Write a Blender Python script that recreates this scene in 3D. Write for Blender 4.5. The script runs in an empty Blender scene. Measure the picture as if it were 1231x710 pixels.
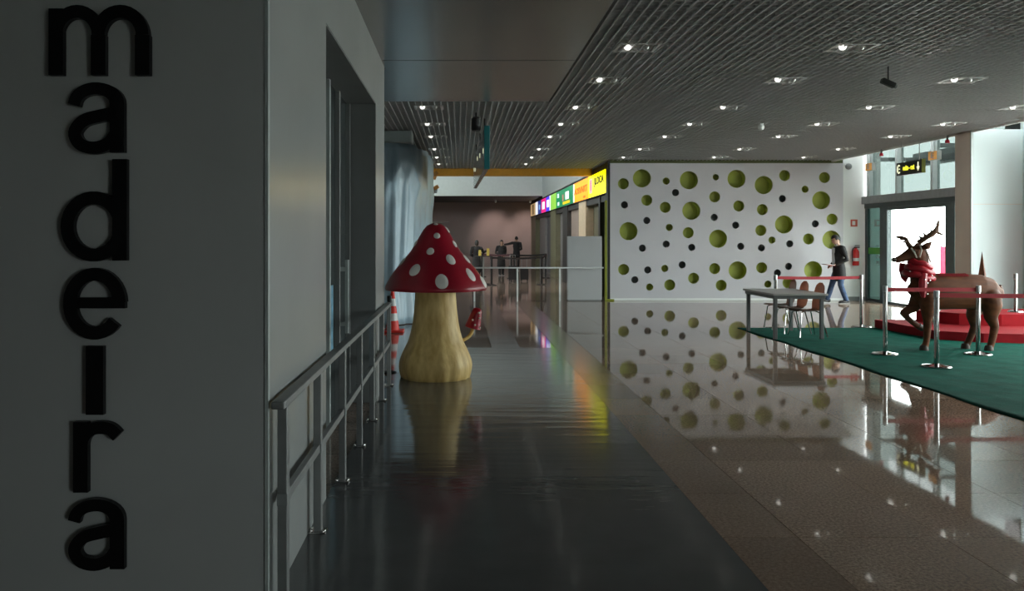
import bpy, bmesh, math, random
from mathutils import Vector, Matrix

random.seed(7)
PI = math.pi
SC = bpy.context.scene
COL = SC.collection

# ------------------------------------------------------------------ camera
cam_d = bpy.data.cameras.new('camera')
cam_d.sensor_width = 36.0
cam_d.lens = 36.0 * 1000.0 / 1231.0
cam_d.shift_x = 62.5 / 1231.0
cam_d.shift_y = -68.0 / 1231.0
cam_d.clip_start = 0.05
cam_d.clip_end = 300
cam = bpy.data.objects.new('camera', cam_d)
COL.objects.link(cam)
cam.location = (0, 0, 1.65)
cam.rotation_euler = (PI / 2, 0, 0)
SC.camera = cam

# ------------------------------------------------------------------ sky (flat bright overcast)
SKY = 12.0
world = bpy.data.worlds.new('overcast_sky')
SC.world = world
world.use_nodes = True
wn = world.node_tree
wn.nodes.clear()
w_out = wn.nodes.new('ShaderNodeOutputWorld')
w_bg = wn.nodes.new('ShaderNodeBackground')
w_bg.inputs['Color'].default_value = (0.95, 0.985, 1.0, 1)
w_bg.inputs['Strength'].default_value = SKY
wn.links.new(w_bg.outputs[0], w_out.inputs[0])

SC.view_settings.view_transform = 'Standard'
SC.view_settings.look = 'None'
SC.view_settings.exposure = 0.0
SC.view_settings.gamma = 1.0
SC.view_settings.use_curve_mapping = False
SC.cycles.max_bounces = 10
SC.cycles.diffuse_bounces = 5
SC.cycles.glossy_bounces = 5
SC.cycles.transparent_max_bounces = 12
SC.cycles.sample_clamp_indirect = 6.0
SC.cycles.use_denoising = True


def portal(loc, rot, sx, sy):
    """sampling portal in a glazed opening: gives no light of its own"""
    d = bpy.data.lights.new('window_portal', 'AREA')
    d.shape = 'RECTANGLE'
    d.size, d.size_y = sx, sy
    d.cycles.is_portal = True
    o = bpy.data.objects.new('window_portal', d)
    COL.objects.link(o)
    o.location, o.rotation_euler = loc, rot


# facade glazing (beyond the right edge of the frame), entrance, left high window
FAC_Y0, FAC_Y1 = 8.2, 15.3
portal((10.86, (FAC_Y0 + FAC_Y1) / 2, 2.0), (0, PI / 2, 0), 3.6, FAC_Y1 - FAC_Y0)
portal((10.82, 19.5, 2.4), (0, PI / 2, 0), 4.6, 5.4)
portal((5.5, -4.16, 1.6), (PI / 2, 0, 0), 2.4, 2.0)  # opening of the added window behind the camera
portal((-3.9, 33.0, 4.7), (0, -PI / 2, 0), 1.5, 12.0)


# ------------------------------------------------------------------ materials
def mat(name, color, rough=0.5, metal=0.0, spec=0.5, var=0.0, vscale=8.0, bump=0.0, bscale=60.0,
        emit=None, estr=0.0, vec=None, coat=0.0, second=None):
    m = bpy.data.materials.new(name)
    m.use_nodes = True
    nt = m.node_tree
    b = nt.nodes['Principled BSDF']
    c = (color[0], color[1], color[2], 1)
    b.inputs['Base Color'].default_value = c
    b.inputs['Roughness'].default_value = rough
    b.inputs['Metallic'].default_value = metal
    b.inputs['Specular IOR Level'].default_value = spec
    b.inputs['Coat Weight'].default_value = coat
    tc = nt.nodes.new('ShaderNodeTexCoord')
    src = tc.outputs['Object']
    if vec:
        mp = nt.nodes.new('ShaderNodeMapping')
        mp.inputs['Scale'].default_value = vec
        nt.links.new(src, mp.inputs['Vector'])
        src = mp.outputs['Vector']
    if var > 0 or second:
        n = nt.nodes.new('ShaderNodeTexNoise')
        n.inputs['Scale'].default_value = vscale
        n.inputs['Detail'].default_value = 5
        nt.links.new(src, n.inputs['Vector'])
        r = nt.nodes.new('ShaderNodeValToRGB')
        r.color_ramp.elements[0].position = 0.35
        r.color_ramp.elements[1].position = 0.68
        lo = second if second else tuple(x * (1 - var) for x in color)
        hi = color if second else tuple(min(1, x * (1 + var)) for x in color)
        r.color_ramp.elements[0].color = (*lo, 1)
        r.color_ramp.elements[1].color = (*hi, 1)
        nt.links.new(n.outputs['Fac'], r.inputs['Fac'])
        nt.links.new(r.outputs['Color'], b.inputs['Base Color'])
    if bump > 0:
        n2 = nt.nodes.new('ShaderNodeTexNoise')
        n2.inputs['Scale'].default_value = bscale
        n2.inputs['Detail'].default_value = 3
        nt.links.new(src, n2.inputs['Vector'])
        bp = nt.nodes.new('ShaderNodeBump')
        bp.inputs['Strength'].default_value = bump
        bp.inputs['Distance'].default_value = 0.01
        nt.links.new(n2.outputs['Fac'], bp.inputs['Height'])
        nt.links.new(bp.outputs['Normal'], b.inputs['Normal'])
    if emit:
        b.inputs['Emission Color'].default_value = (*emit, 1)
        b.inputs['Emission Strength'].default_value = estr
    return m


def glass_mat(name, tint, refl=0.08):
    m = bpy.data.materials.new(name)
    m.use_nodes = True
    nt = m.node_tree
    nt.nodes.clear()
    out = nt.nodes.new('ShaderNodeOutputMaterial')
    mix = nt.nodes.new('ShaderNodeMixShader')
    tr = nt.nodes.new('ShaderNodeBsdfTransparent')
    gl = nt.nodes.new('ShaderNodeBsdfGlossy')
    lw = nt.nodes.new('ShaderNodeLayerWeight')
    lw.inputs['Blend'].default_value = 0.5
    pw_ = nt.nodes.new('ShaderNodeMath')
    pw_.operation = 'POWER'
    pw_.inputs[1].default_value = 4.0
    nt.links.new(lw.outputs['Facing'], pw_.inputs[0])
    ma = nt.nodes.new('ShaderNodeMath')
    ma.operation = 'MULTIPLY_ADD'
    ma.inputs[1].default_value = 0.6
    ma.inputs[2].default_value = 0.04
    nt.links.new(pw_.outputs[0], ma.inputs[0])
    tr.inputs['Color'].default_value = (*tint, 1)
    gl.inputs['Roughness'].default_value = 0.02
    nt.links.new(ma.outputs[0], mix.inputs[0])
    nt.links.new(tr.outputs[0], mix.inputs[1])
    nt.links.new(gl.outputs[0], mix.inputs[2])
    nt.links.new(mix.outputs[0], out.inputs[0])
    return m


def granite_mat(name, base, dark, light, rough=0.06, joints=False):
    m = bpy.data.materials.new(name)
    m.use_nodes = True
    nt = m.node_tree
    b = nt.nodes['Principled BSDF']
    g = nt.nodes.new('ShaderNodeNewGeometry')
    n = nt.nodes.new('ShaderNodeTexNoise')
    n.inputs['Scale'].default_value = 55
    n.inputs['Detail'].default_value = 8
    n.inputs['Roughness'].default_value = 0.75
    nt.links.new(g.outputs['Position'], n.inputs['Vector'])
    r = nt.nodes.new('ShaderNodeValToRGB')
    e = r.color_ramp.elements
    e[0].position, e[0].color = 0.36, (*dark, 1)
    e[1].position, e[1].color = 0.66, (*light, 1)
    k = e.new(0.5)
    k.color = (*base, 1)
    nt.links.new(n.outputs['Fac'], r.inputs['Fac'])
    # broad tonal drift + a tone of its own for every tile
    n2 = nt.nodes.new('ShaderNodeTexNoise')
    n2.inputs['Scale'].default_value = 0.9
    nt.links.new(g.outputs['Position'], n2.inputs['Vector'])
    oi = nt.nodes.new('ShaderNodeObjectInfo')
    ad = nt.nodes.new('ShaderNodeMath')
    ad.operation = 'MULTIPLY_ADD'
    ad.inputs[1].default_value = 0.22
    ad.inputs[2].default_value = 0.62
    nt.links.new(oi.outputs['Random'], ad.inputs[0])
    ad2 = nt.nodes.new('ShaderNodeMath')
    ad2.operation = 'MULTIPLY_ADD'
    ad2.inputs[1].default_value = 0.5
    nt.links.new(n2.outputs['Fac'], ad2.inputs[0])
    nt.links.new(ad.outputs[0], ad2.inputs[2])
    mx = nt.nodes.new('ShaderNodeMix')
    mx.data_type = 'RGBA'
    mx.blend_type = 'MULTIPLY'
    mx.inputs[0].default_value = 1
    nt.links.new(r.outputs['Color'], mx.inputs[6])
    nt.links.new(ad2.outputs[0], mx.inputs[7])
    col = mx.outputs[2]
    if joints:
        br = nt.nodes.new('ShaderNodeTexBrick')
        br.offset = 0.0
        br.inputs['Scale'].default_value = 1.0
        br.inputs['Brick Width'].default_value = 0.8
        br.inputs['Row Height'].default_value = 0.8
        br.inputs['Mortar Size'].default_value = 0.006
        br.inputs['Color1'].default_value = (1, 1, 1, 1)
        br.inputs['Color2'].default_value = (0.9, 0.9, 0.9, 1)
        br.inputs['Mortar'].default_value = (0.45, 0.45, 0.45, 1)
        nt.links.new(g.outputs['Position'], br.inputs['Vector'])
        m2 = nt.nodes.new('ShaderNodeMix')
        m2.data_type = 'RGBA'
        m2.blend_type = 'MULTIPLY'
        m2.inputs[0].default_value = 1
        nt.links.new(col, m2.inputs[6])
        nt.links.new(br.outputs['Color'], m2.inputs[7])
        col = m2.outputs[2]
    nt.links.new(col, b.inputs['Base Color'])
    b.inputs['Roughness'].default_value = rough
    nb = nt.nodes.new('ShaderNodeTexNoise')
    nb.inputs['Scale'].default_value = 5.0
    nt.links.new(g.outputs['Position'], nb.inputs['Vector'])
    bp = nt.nodes.new('ShaderNodeBump')
    bp.inputs['Strength'].default_value = 0.02
    bp.inputs['Distance'].default_value = 0.01
    nt.links.new(nb.outputs['Fac'], bp.inputs['Height'])
    nt.links.new(bp.outputs['Normal'], b.inputs['Normal'])
    return m


def vinyl_mat():
    m = bpy.data.materials.new('grey_vinyl')
    m.use_nodes = True
    nt = m.node_tree
    b = nt.nodes['Principled BSDF']
    g = nt.nodes.new('ShaderNodeNewGeometry')
    n = nt.nodes.new('ShaderNodeTexNoise')
    n.inputs['Scale'].default_value = 3
    n.inputs['Detail'].default_value = 6
    nt.links.new(g.outputs['Position'], n.inputs['Vector'])
    r = nt.nodes.new('ShaderNodeValToRGB')
    r.color_ramp.elements[0].color = (0.075, 0.078, 0.080, 1)
    r.color_ramp.elements[1].color = (0.115, 0.118, 0.12, 1)
    nt.links.new(n.outputs['Fac'], r.inputs['Fac'])
    nt.links.new(r.outputs['Color'], b.inputs['Base Color'])
    b.inputs['Roughness'].default_value = 0.115
    # ripples that run across the strip
    mp = nt.nodes.new('ShaderNodeMapping')
    mp.inputs['Scale'].default_value = (0.7, 5.0, 1)
    nt.links.new(g.outputs['Position'], mp.inputs['Vector'])
    nb = nt.nodes.new('ShaderNodeTexNoise')
    nb.inputs['Scale'].default_value = 1.2
    nb.inputs['Detail'].default_value = 3
    nt.links.new(mp.outputs['Vector'], nb.inputs['Vector'])
    bp = nt.nodes.new('ShaderNodeBump')
    bp.inputs['Strength'].default_value = 0.25
    bp.inputs['Distance'].default_value = 0.012
    nt.links.new(nb.outputs['Fac'], bp.inputs['Height'])
    nt.links.new(bp.outputs['Normal'], b.inputs['Normal'])
    return m


def sheet_mat():
    m = mat('blue_plastic_sheet', (0.36, 0.49, 0.58), 0.32, spec=0.5, var=0.12, vscale=1.2, bump=0.25, bscale=5)
    return m


M = {
    'column': mat('grey_column_paint', (0.47, 0.485, 0.48), 0.6, var=0.04, vscale=1.2, bump=0.03, bscale=30),
    'panel': mat('pale_grey_wall_panel', (0.43, 0.445, 0.44), 0.24, var=0.04, vscale=1.0, spec=0.5),
    'jamb': mat('dark_grey_jamb', (0.24, 0.25, 0.25), 0.5, var=0.05, vscale=2),
    'black': mat('black_letter', (0.005, 0.005, 0.0055), 0.4, spec=0.3),
    'blackmat': mat('black_matte', (0.015, 0.015, 0.016), 0.55, var=0.2),
    'soffit': mat('satin_soffit', (0.28, 0.28, 0.27), 0.24, metal=0.75, var=0.08, vscale=0.8),
    'lattice': mat('grey_lattice', (0.55, 0.55, 0.55), 0.45, var=0.05),
    'void': mat('plenum_black', (0.02, 0.02, 0.022), 0.9),
    'vinyl': vinyl_mat(),
    'granite': granite_mat('brown_granite', (0.33, 0.225, 0.165), (0.17, 0.115, 0.084), (0.54, 0.38, 0.28), rough=0.035),
    'border': granite_mat('brown_granite_border', (0.26, 0.17, 0.12), (0.15, 0.10, 0.07), (0.36, 0.25, 0.18), rough=0.16),
    'granite_far': granite_mat('brown_granite_far', (0.28, 0.21, 0.17), (0.15, 0.11, 0.09), (0.40, 0.31, 0.26), joints=True),
    'spotwall': mat('lavender_grey_paint', (0.62, 0.61, 0.645), 0.5, var=0.03, vscale=0.6),
    'green': mat('lime_green_paint', (0.42, 0.47, 0.085), 0.55, var=0.08, vscale=2),
    'darkhole': mat('charcoal_hole', (0.17, 0.185, 0.18), 0.6, var=0.1),
    'white': mat('white_paint', (0.86, 0.88, 0.86), 0.5, var=0.03, vscale=1),
    'cladding': mat('white_cladding_cyan_glow', (0.72, 0.83, 0.84), 0.45, var=0.03, vscale=0.6, spec=0.5),  # cyan cast of the coloured glass's glow is put into the colour
    'beige': mat('beige_grey_plaster', (0.80, 0.69, 0.60), 0.6, var=0.05, vscale=1.5),
    'pinkwall': mat('mauve_wall_paint', (0.33, 0.265, 0.25), 0.7, var=0.05, vscale=0.5),
    'paleupper': mat('pale_plaster', (0.46, 0.50, 0.49), 0.7, var=0.03),
    'greyupper': mat('grey_plaster', (0.32, 0.34, 0.34), 0.7, var=0.04),
    'orange': mat('orange_beam_paint', (0.88, 0.43, 0.05), 0.45, var=0.05),
    'steel': mat('brushed_steel', (0.50, 0.51, 0.51), 0.30, metal=0.9, var=0.08, vscale=30),
    'darksteel': mat('grey_rail_paint', (0.24, 0.245, 0.245), 0.45, metal=0.3, var=0.08),
    'chrome': mat('chrome', (0.55, 0.54, 0.53), 0.10, metal=1.0, var=0.02),
    'frame': mat('dark_green_grey_frame', (0.055, 0.075, 0.075), 0.4, metal=0.3, var=0.1),
    'framelight': mat('pale_metal_frame', (0.50, 0.55, 0.54), 0.4, metal=0.2, var=0.05),
    'glass': glass_mat('clear_glass', (0.93, 0.97, 0.95)),
    'tint': glass_mat('tinted_high_glass', (0.245, 0.275, 0.265)),
    'greenglass': glass_mat('sea_green_glass', (0.16, 0.22, 0.205)),
    'darkglass': mat('dark_shop_glass', (0.06, 0.075, 0.075), 0.08, spec=0.6, var=0.1),
    'carpet': mat('green_carpet', (0.003, 0.086, 0.06), 0.95, spec=0.1, var=0.18, vscale=4, bump=0.5, bscale=250),
    'red': mat('red_step_carpet', (0.27, 0.006, 0.011), 0.85, spec=0.2, var=0.1, vscale=5, bump=0.3, bscale=200),
    'winebelt': mat('dark_wine_belt', (0.05, 0.008, 0.012), 0.7, var=0.1),
    'belt': mat('red_belt', (0.38, 0.008, 0.018), 0.6, var=0.08, vscale=30),
    'cap': mat('mushroom_red_gloss', (0.30, 0.008, 0.022), 0.33, spec=0.35, var=0.18, vscale=3, bump=0.08, bscale=12),
    'spot': mat('mushroom_white_spot', (0.72, 0.70, 0.66), 0.5, var=0.06),
    'stalk': mat('mushroom_cream_stalk', (0.76, 0.55, 0.22), 0.55, var=0.0, vscale=5, bump=0.25, bscale=10,
                 vec=(3, 3, 0.8), second=(0.55, 0.35, 0.11)),
    'gill': mat('mushroom_underside', (0.30, 0.20, 0.10), 0.7, var=0.1),
    'deer': mat('carved_brown_wood', (0.17, 0.056, 0.022), 0.6, spec=0.25, var=0.0, vscale=4, bump=0.15, bscale=20,
                vec=(1.0, 3.0, 3.0), second=(0.085, 0.028, 0.011)),
    'antler': mat('antler_brown', (0.15, 0.07, 0.035), 0.6, var=0.25, vscale=12),
    'hoof': mat('dark_hoof', (0.05, 0.028, 0.018), 0.5, var=0.1),
    'satin': mat('red_satin', (0.42, 0.008, 0.02), 0.4, var=0.1, vscale=10),
    'tinsel': mat('silver_bead', (0.8, 0.8, 0.8), 0.15, metal=1.0, var=0.05),
    'strap': mat('pale_strap', (0.62, 0.55, 0.45), 0.5, var=0.08),
    'skin': mat('skin', (0.50, 0.30, 0.22), 0.5, var=0.05, vscale=12),
    'hair': mat('dark_hair', (0.012, 0.009, 0.008), 0.5, var=0.2, vscale=40),
    'blazer': mat('black_cloth', (0.014, 0.013, 0.014), 0.8, var=0.2, vscale=20),
    'coat': mat('charcoal_cloth', (0.018, 0.017, 0.018), 0.85, var=0.2, vscale=20),
    'shirt': mat('white_shirt', (0.62, 0.63, 0.66), 0.7, var=0.04),
    'jeans': mat('blue_denim', (0.045, 0.08, 0.16), 0.85, var=0.25, vscale=18),
    'shoe': mat('black_shoe', (0.012, 0.012, 0.013), 0.4, var=0.1),
    'sole': mat('grey_sole', (0.5, 0.5, 0.5), 0.6, var=0.05),
    'paper': mat('paper', (0.75, 0.72, 0.70), 0.7, var=0.03),
    'tabletop': mat('grey_laminate', (0.40, 0.385, 0.37), 0.35, var=0.05),
    'tableleg': mat('grey_table_leg', (0.15, 0.15, 0.15), 0.4, metal=0.3, var=0.05),
    'ply': mat('brown_plywood', (0.26, 0.125, 0.08), 0.42, var=0.15, vscale=6, vec=(6, 6, 1)),
    'sheet': sheet_mat(),
    'duct': mat('grey_housing', (0.34, 0.40, 0.40), 0.5, var=0.05),
    'teal': mat('teal_sign_edge', (0.01, 0.22, 0.24), 0.4, var=0.05),
    'signface': mat('dark_sign_face', (0.03, 0.035, 0.045), 0.2, var=0.1),
    'conered': mat('cone_red', (0.75, 0.03, 0.02), 0.5, var=0.05),
    'conewhite': mat('cone_white', (0.75, 0.75, 0.75), 0.4, var=0.05),
    'extred': mat('extinguisher_red', (0.55, 0.015, 0.015), 0.3, var=0.05),
    'olive': mat('green_glow_gap', (0.07, 0.085, 0.02), 0.6, var=0.1),  # dim green glow of a gap, given as a surface colour
    'limeframe': mat('lime_frame', (0.27, 0.29, 0.02), 0.45, var=0.05),
    'board': mat('grey_board', (0.50, 0.51, 0.52), 0.5, var=0.03, vscale=0.8),
    'shopgrey': mat('shop_grey', (0.20, 0.185, 0.18), 0.5, var=0.06),
    'shoppurple': mat('shop_slate', (0.10, 0.095, 0.11), 0.5, var=0.06),
    'shopolive': mat('shop_olive', (0.16, 0.15, 0.09), 0.5, var=0.06),
    'shoppink': mat('shop_rose_grey', (0.34, 0.26, 0.22), 0.5, var=0.06),
    'shopcream': mat('shop_cream', (0.68, 0.55, 0.38), 0.5, var=0.06),
    'shopdark': mat('shop_dark', (0.035, 0.032, 0.03), 0.5, var=0.1),
    'concrete': mat('outdoor_concrete', (0.62, 0.62, 0.60), 0.8, var=0.08, vscale=2),
    'outred': mat('outdoor_red', (0.75, 0.04, 0.12), 0.6, var=0.05),
    'yellowitem': mat('yellow_plastic', (0.62, 0.50, 0.10), 0.5, var=0.05),
    'poster': mat('blue_poster', (0.22, 0.50, 0.70), 0.3, var=0.35, vscale=14),
    'lamp': mat('lamp_glow', (0.9, 0.9, 0.88), 0.4, emit=(1.0, 0.97, 0.9), estr=1.6),
    'reflector': mat('lamp_reflector', (0.62, 0.62, 0.60), 0.3, metal=0.4, var=0.05),
    'tagorange': mat('orange_card', (0.55, 0.24, 0.06), 0.6, var=0.2, vscale=20),
    'exitblack': mat('exit_sign_black', (0.010, 0.010, 0.010), 0.4, var=0.1),
    'exitedge': mat('exit_sign_edge', (0.25, 0.30, 0.05), 0.5, var=0.05),
    'exityellow': mat('exit_sign_yellow', (0.8, 0.8, 0.05), 0.5, emit=(1.0, 0.95, 0.05), estr=0.9),
    'exitwhite': mat('exit_sign_white', (0.8, 0.8, 0.6), 0.5, emit=(1.0, 1.0, 0.65), estr=1.0),
    'letterorange': mat('gate_letter_orange', (0.8, 0.42, 0.12), 0.5, emit=(1.0, 0.5, 0.15), estr=0.35),
    'beacon': mat('red_beacon', (0.65, 0.02, 0.05), 0.3, var=0.05),
    'signsign': mat('red_notice', (0.6, 0.10, 0.06), 0.5, var=0.05),
}


def glow(name, c, s):
    return mat(name, tuple(x * 0.6 for x in c), 0.35, emit=c, estr=s)


# ------------------------------------------------------------------ mesh helpers
class MB:
    def __init__(self):
        self.bm = bmesh.new()

    def box(self, lo, hi, bev=0.0):
        c = [(a + b) / 2 for a, b in zip(lo, hi)]
        s = [abs(b - a) for a, b in zip(lo, hi)]
        r = bmesh.ops.create_cube(self.bm, size=1, matrix=Matrix.Translation(c) @ Matrix.Diagonal((*s, 1)))
        if bev > 0:
            es = list({e for v in r['verts'] for e in v.link_edges})
            bmesh.ops.bevel(self.bm, geom=es, offset=bev, segments=2, affect='EDGES', profile=0.5)
        return self

    def obox(self, center, size, rot, bev=0.0):
        mt = Matrix.Translation(center) @ rot.to_4x4() @ Matrix.Diagonal((*size, 1))
        r = bmesh.ops.create_cube(self.bm, size=1, matrix=mt)
        if bev > 0:
            es = list({e for v in r['verts'] for e in v.link_edges})
            bmesh.ops.bevel(self.bm, geom=es, offset=bev, segments=1, affect='EDGES')
        return self

    def bar(self, p, q, r0, r1=None, seg=12):
        p, q = Vector(p), Vector(q)
        r1 = r0 if r1 is None else r1
        d = q - p
        mt = Matrix.Translation((p + q) / 2) @ d.to_track_quat('Z', 'Y').to_matrix().to_4x4()
        bmesh.ops.create_cone(self.bm, cap_ends=True, segments=seg, radius1=r0, radius2=r1, depth=d.length, matrix=mt)
        return self

    def flat(self, p, q, w, h, up=(0, 0, 1)):
        """rectangular bar from p to q, w across, h along up"""
        p, q = Vector(p), Vector(q)
        d = (q - p)
        x = d.normalized()
        z = Vector(up)
        y = z.cross(x).normalized()
        z = x.cross(y).normalized()
        rot = Matrix((x, y, z)).transposed()
        return self.obox((p + q) / 2, (d.length, w, h), rot)

    def tube(self, pts, r, seg=8):
        pts = [Vector(p) for p in pts]
        rs = r if isinstance(r, (list, tuple)) else [r] * len(pts)
        rings = []
        n = len(pts)
        for i, p in enumerate(pts):
            t = (pts[min(i + 1, n - 1)] - pts[max(i - 1, 0)]).normalized()
            a = t.orthogonal().normalized() if i == 0 else (pa - t * pa.dot(t)).normalized()
            pa = a
            b = t.cross(a)
            rings.append([self.bm.verts.new(p + (a * math.cos(2 * PI * k / seg) + b * math.sin(2 * PI * k / seg)) * rs[i])
                          for k in range(seg)])
        for i in range(n - 1):
            for k in range(seg):
                self.bm.faces.new((rings[i][k], rings[i][(k + 1) % seg], rings[i + 1][(k + 1) % seg], rings[i + 1][k]))
        self.bm.faces.new(rings[0][::-1])
        self.bm.faces.new(rings[-1])
        return self

    def lathe(self, prof, seg=32, c=(0, 0, 0), fn=None):
        rings = []
        for (r, z) in prof:
            if r < 1e-6:
                rings.append([self.bm.verts.new((c[0], c[1], c[2] + z))])
                continue
            ring = []
            for k in range(seg):
                a = 2 * PI * k / seg
                rr = r * (fn(a, z) if fn else 1)
                ring.append(self.bm.verts.new((c[0] + rr * math.cos(a), c[1] + rr * math.sin(a), c[2] + z)))
            rings.append(ring)
        for A, B in zip(rings, rings[1:]):
            for k in range(seg):
                k2 = (k + 1) % seg
                if len(A) == 1 and len(B) == 1:
                    continue
                if len(A) == 1:
                    self.bm.faces.new((A[0], B[k2], B[k]))
                elif len(B) == 1:
                    self.bm.faces.new((A[k], A[k2], B[0]))
                else:
                    self.bm.faces.new((A[k], A[k2], B[k2], B[k]))
        return self

    def prism(self, pts, z0, z1):
        lo = [self.bm.verts.new((x, y, z0)) for x, y in pts]
        hi = [self.bm.verts.new((x, y, z1)) for x, y in pts]
        self.bm.faces.new(lo[::-1])
        self.bm.faces.new(hi)
        n = len(pts)
        for i in range(n):
            j = (i + 1) % n
            self.bm.faces.new((lo[i], lo[j], hi[j], hi[i]))
        return self

    def ribbon(self, pts, w, d0, d1, taper=None):
        """letter stroke in the x-z plane, w wide, between depths y=d0 and y=d1"""
        n = len(pts)
        L, R = [], []
        for i in range(n):
            a, b = pts[max(i - 1, 0)], pts[min(i + 1, n - 1)]
            t = Vector((b[0] - a[0], b[1] - a[1])).normalized()
            nn = Vector((-t.y, t.x)) * (w[i] if isinstance(w, list) else w) * 0.5
            L.append((pts[i][0] + nn.x, pts[i][1] + nn.y))
            R.append((pts[i][0] - nn.x, pts[i][1] - nn.y))
        V = lambda p, y: self.bm.verts.new((p[0], y, p[1]))
        lf = [V(p, d0) for p in L]
        rf = [V(p, d0) for p in R]
        lb = [V(p, d1) for p in L]
        rb = [V(p, d1) for p in R]
        F = self.bm.faces.new
        for i in range(n - 1):
            F((lf[i], lf[i + 1], rf[i + 1], rf[i]))
            F((lb[i], rb[i], rb[i + 1], lb[i + 1]))
            F((lf[i], lb[i], lb[i + 1], lf[i + 1]))
            F((rf[i], rf[i + 1], rb[i + 1], rb[i]))
        F((lf[0], rf[0], rb[0], lb[0]))
        F((lf[-1], lb[-1], rb[-1], rf[-1]))
        return self

    def ball(self, c, r, seg=12, rings=8, scale=(1, 1, 1), rot=None):
        mt = Matrix.Translation(c)
        if rot is not None:
            mt = mt @ rot.to_4x4()
        mt = mt @ Matrix.Diagonal((r * scale[0], r * scale[1], r * scale[2], 1))
        bmesh.ops.create_uvsphere(self.bm, u_segments=seg, v_segments=rings, radius=1, matrix=mt)
        return self

    def build(self, name, m, parent=None, smooth=False, loc=None):
        bmesh.ops.recalc_face_normals(self.bm, faces=self.bm.faces)
        me = bpy.data.meshes.new(name)
        self.bm.to_mesh(me)
        self.bm.free()
        me.materials.append(M[m] if isinstance(m, str) else m)
        if smooth:
            for p in me.polygons:
                p.use_smooth = True
            try:
                me.set_sharp_from_angle(angle=math.radians(smooth if smooth is not True else 40))
            except Exception:
                pass
        o = bpy.data.objects.new(name, me)
        COL.objects.link(o)
        if parent:
            o.parent = parent
        if loc:
            o.location = loc
        return o


def tag(o, label, cat, group=None):
    o['label'] = label
    o['category'] = cat
    if group:
        o['group'] = group
    return o


def thing(name, label, cat, loc=(0, 0, 0), rz=0.0, group=None):
    o = bpy.data.objects.new(name, None)
    o.empty_display_size = 0.1
    COL.objects.link(o)
    o.location = loc
    o.rotation_euler = (0, 0, rz)
    return tag(o, label, cat, group)


def struct(o, label=None):
    o['kind'] = 'structure'
    if label:
        o['label'] = label
    return o


def copy_obj(o, parent=None):
    c = o.copy()
    COL.objects.link(c)
    if parent:
        c.parent = parent
    for ch in list(o.children):
        copy_obj(ch, c)
    return c


def loft(bm, secs, seg=16, lat=(0, 1, 0)):
    """closed tube through secs = [(centre, r) or (centre, (r_lateral, r_other))], rounded ends; lat is the lateral axis"""
    S = [(Vector(c), (r if isinstance(r, tuple) else (r, r))) for c, r in secs]
    out = []
    d0 = (S[0][0] - S[1][0]).normalized()
    d1 = (S[-1][0] - S[-2][0]).normalized()
    for f, g in ((1.0, 0.08), (0.87, 0.5), (0.5, 0.866)):
        r = S[0][1]
        out.append((S[0][0] + d0 * min(r) * f * 0.8, (r[0] * g, r[1] * g)))
    out += S
    for f, g in ((0.5, 0.866), (0.87, 0.5), (1.0, 0.08)):
        r = S[-1][1]
        out.append((S[-1][0] + d1 * min(r) * f * 0.8, (r[0] * g, r[1] * g)))
    rings = []
    L = Vector(lat)
    n = len(out)
    for i, (c, r) in enumerate(out):
        t = (out[min(i + 1, n - 1)][0] - out[max(i - 1, 0)][0]).normalized()
        a = L - t * L.dot(t)
        a = a.normalized() if a.length > 0.15 else t.orthogonal().normalized()
        b = t.cross(a)
        rings.append([bm.verts.new(c + a * r[0] * math.cos(2 * PI * k / seg) + b * r[1] * math.sin(2 * PI * k / seg)) for k in range(seg)])
    for i in range(n - 1):
        for k in range(seg):
            bm.faces.new((rings[i][k], rings[i][(k + 1) % seg], rings[i + 1][(k + 1) % seg], rings[i + 1][k]))
    bm.faces.new(rings[0][::-1])
    bm.faces.new(rings[-1])


def blob(name, chains, m, parent=None, voxel=0.014, smooth=4, extra=None):
    """the union of several lofts melted into one continuous surface"""
    bm = bmesh.new()
    for c in chains:
        loft(bm, c)
    bmesh.ops.recalc_face_normals(bm, faces=bm.faces)
    me = bpy.data.meshes.new(name)
    bm.to_mesh(me)
    bm.free()
    o = bpy.data.objects.new(name + '_tmp', me)
    COL.objects.link(o)
    rm = o.modifiers.new('melt', 'REMESH')
    rm.mode = 'VOXEL'
    rm.voxel_size = voxel
    if smooth:
        sm = o.modifiers.new('soft', 'SMOOTH')
        sm.factor = 0.5
        sm.iterations = smooth
    dg = bpy.context.evaluated_depsgraph_get()
    dg.update()
    out = bpy.data.meshes.new_from_object(o.evaluated_get(dg))
    bpy.data.objects.remove(o)
    bpy.data.meshes.remove(me)
    out.name = name
    if extra:
        bm = bmesh.new()
        bm.from_mesh(out)
        for fn in extra:
            fn(bm)
        bm.to_mesh(out)
        bm.free()
    for p in out.polygons:
        p.use_smooth = True
    out.materials.clear()
    out.materials.append(M[m] if isinstance(m, str) else m)
    ob = bpy.data.objects.new(name, out)
    COL.objects.link(ob)
    if parent:
        ob.parent = parent
    return ob


def text(body, size, m, parent, loc, rot, name='lettering', extrude=0.004, sx=1.0, align='CENTER'):
    c = bpy.data.curves.new(name, 'FONT')
    c.body = body
    c.size = size
    c.extrude = extrude
    c.offset = size * 0.035
    c.align_x = align
    c.align_y = 'CENTER'
    o = bpy.data.objects.new(name + '_tmp', c)
    COL.objects.link(o)
    dg = bpy.context.evaluated_depsgraph_get()
    dg.update()
    me = bpy.data.meshes.new_from_object(o.evaluated_get(dg))
    bpy.data.objects.remove(o)
    bpy.data.curves.remove(c)
    me.materials.clear()
    me.materials.append(M[m] if isinstance(m, str) else m)
    ob = bpy.data.objects.new(name, me)
    COL.objects.link(ob)
    ob.parent = parent
    ob.location, ob.rotation_euler, ob.scale = loc, rot, (sx, 1, 1)
    return ob


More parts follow.
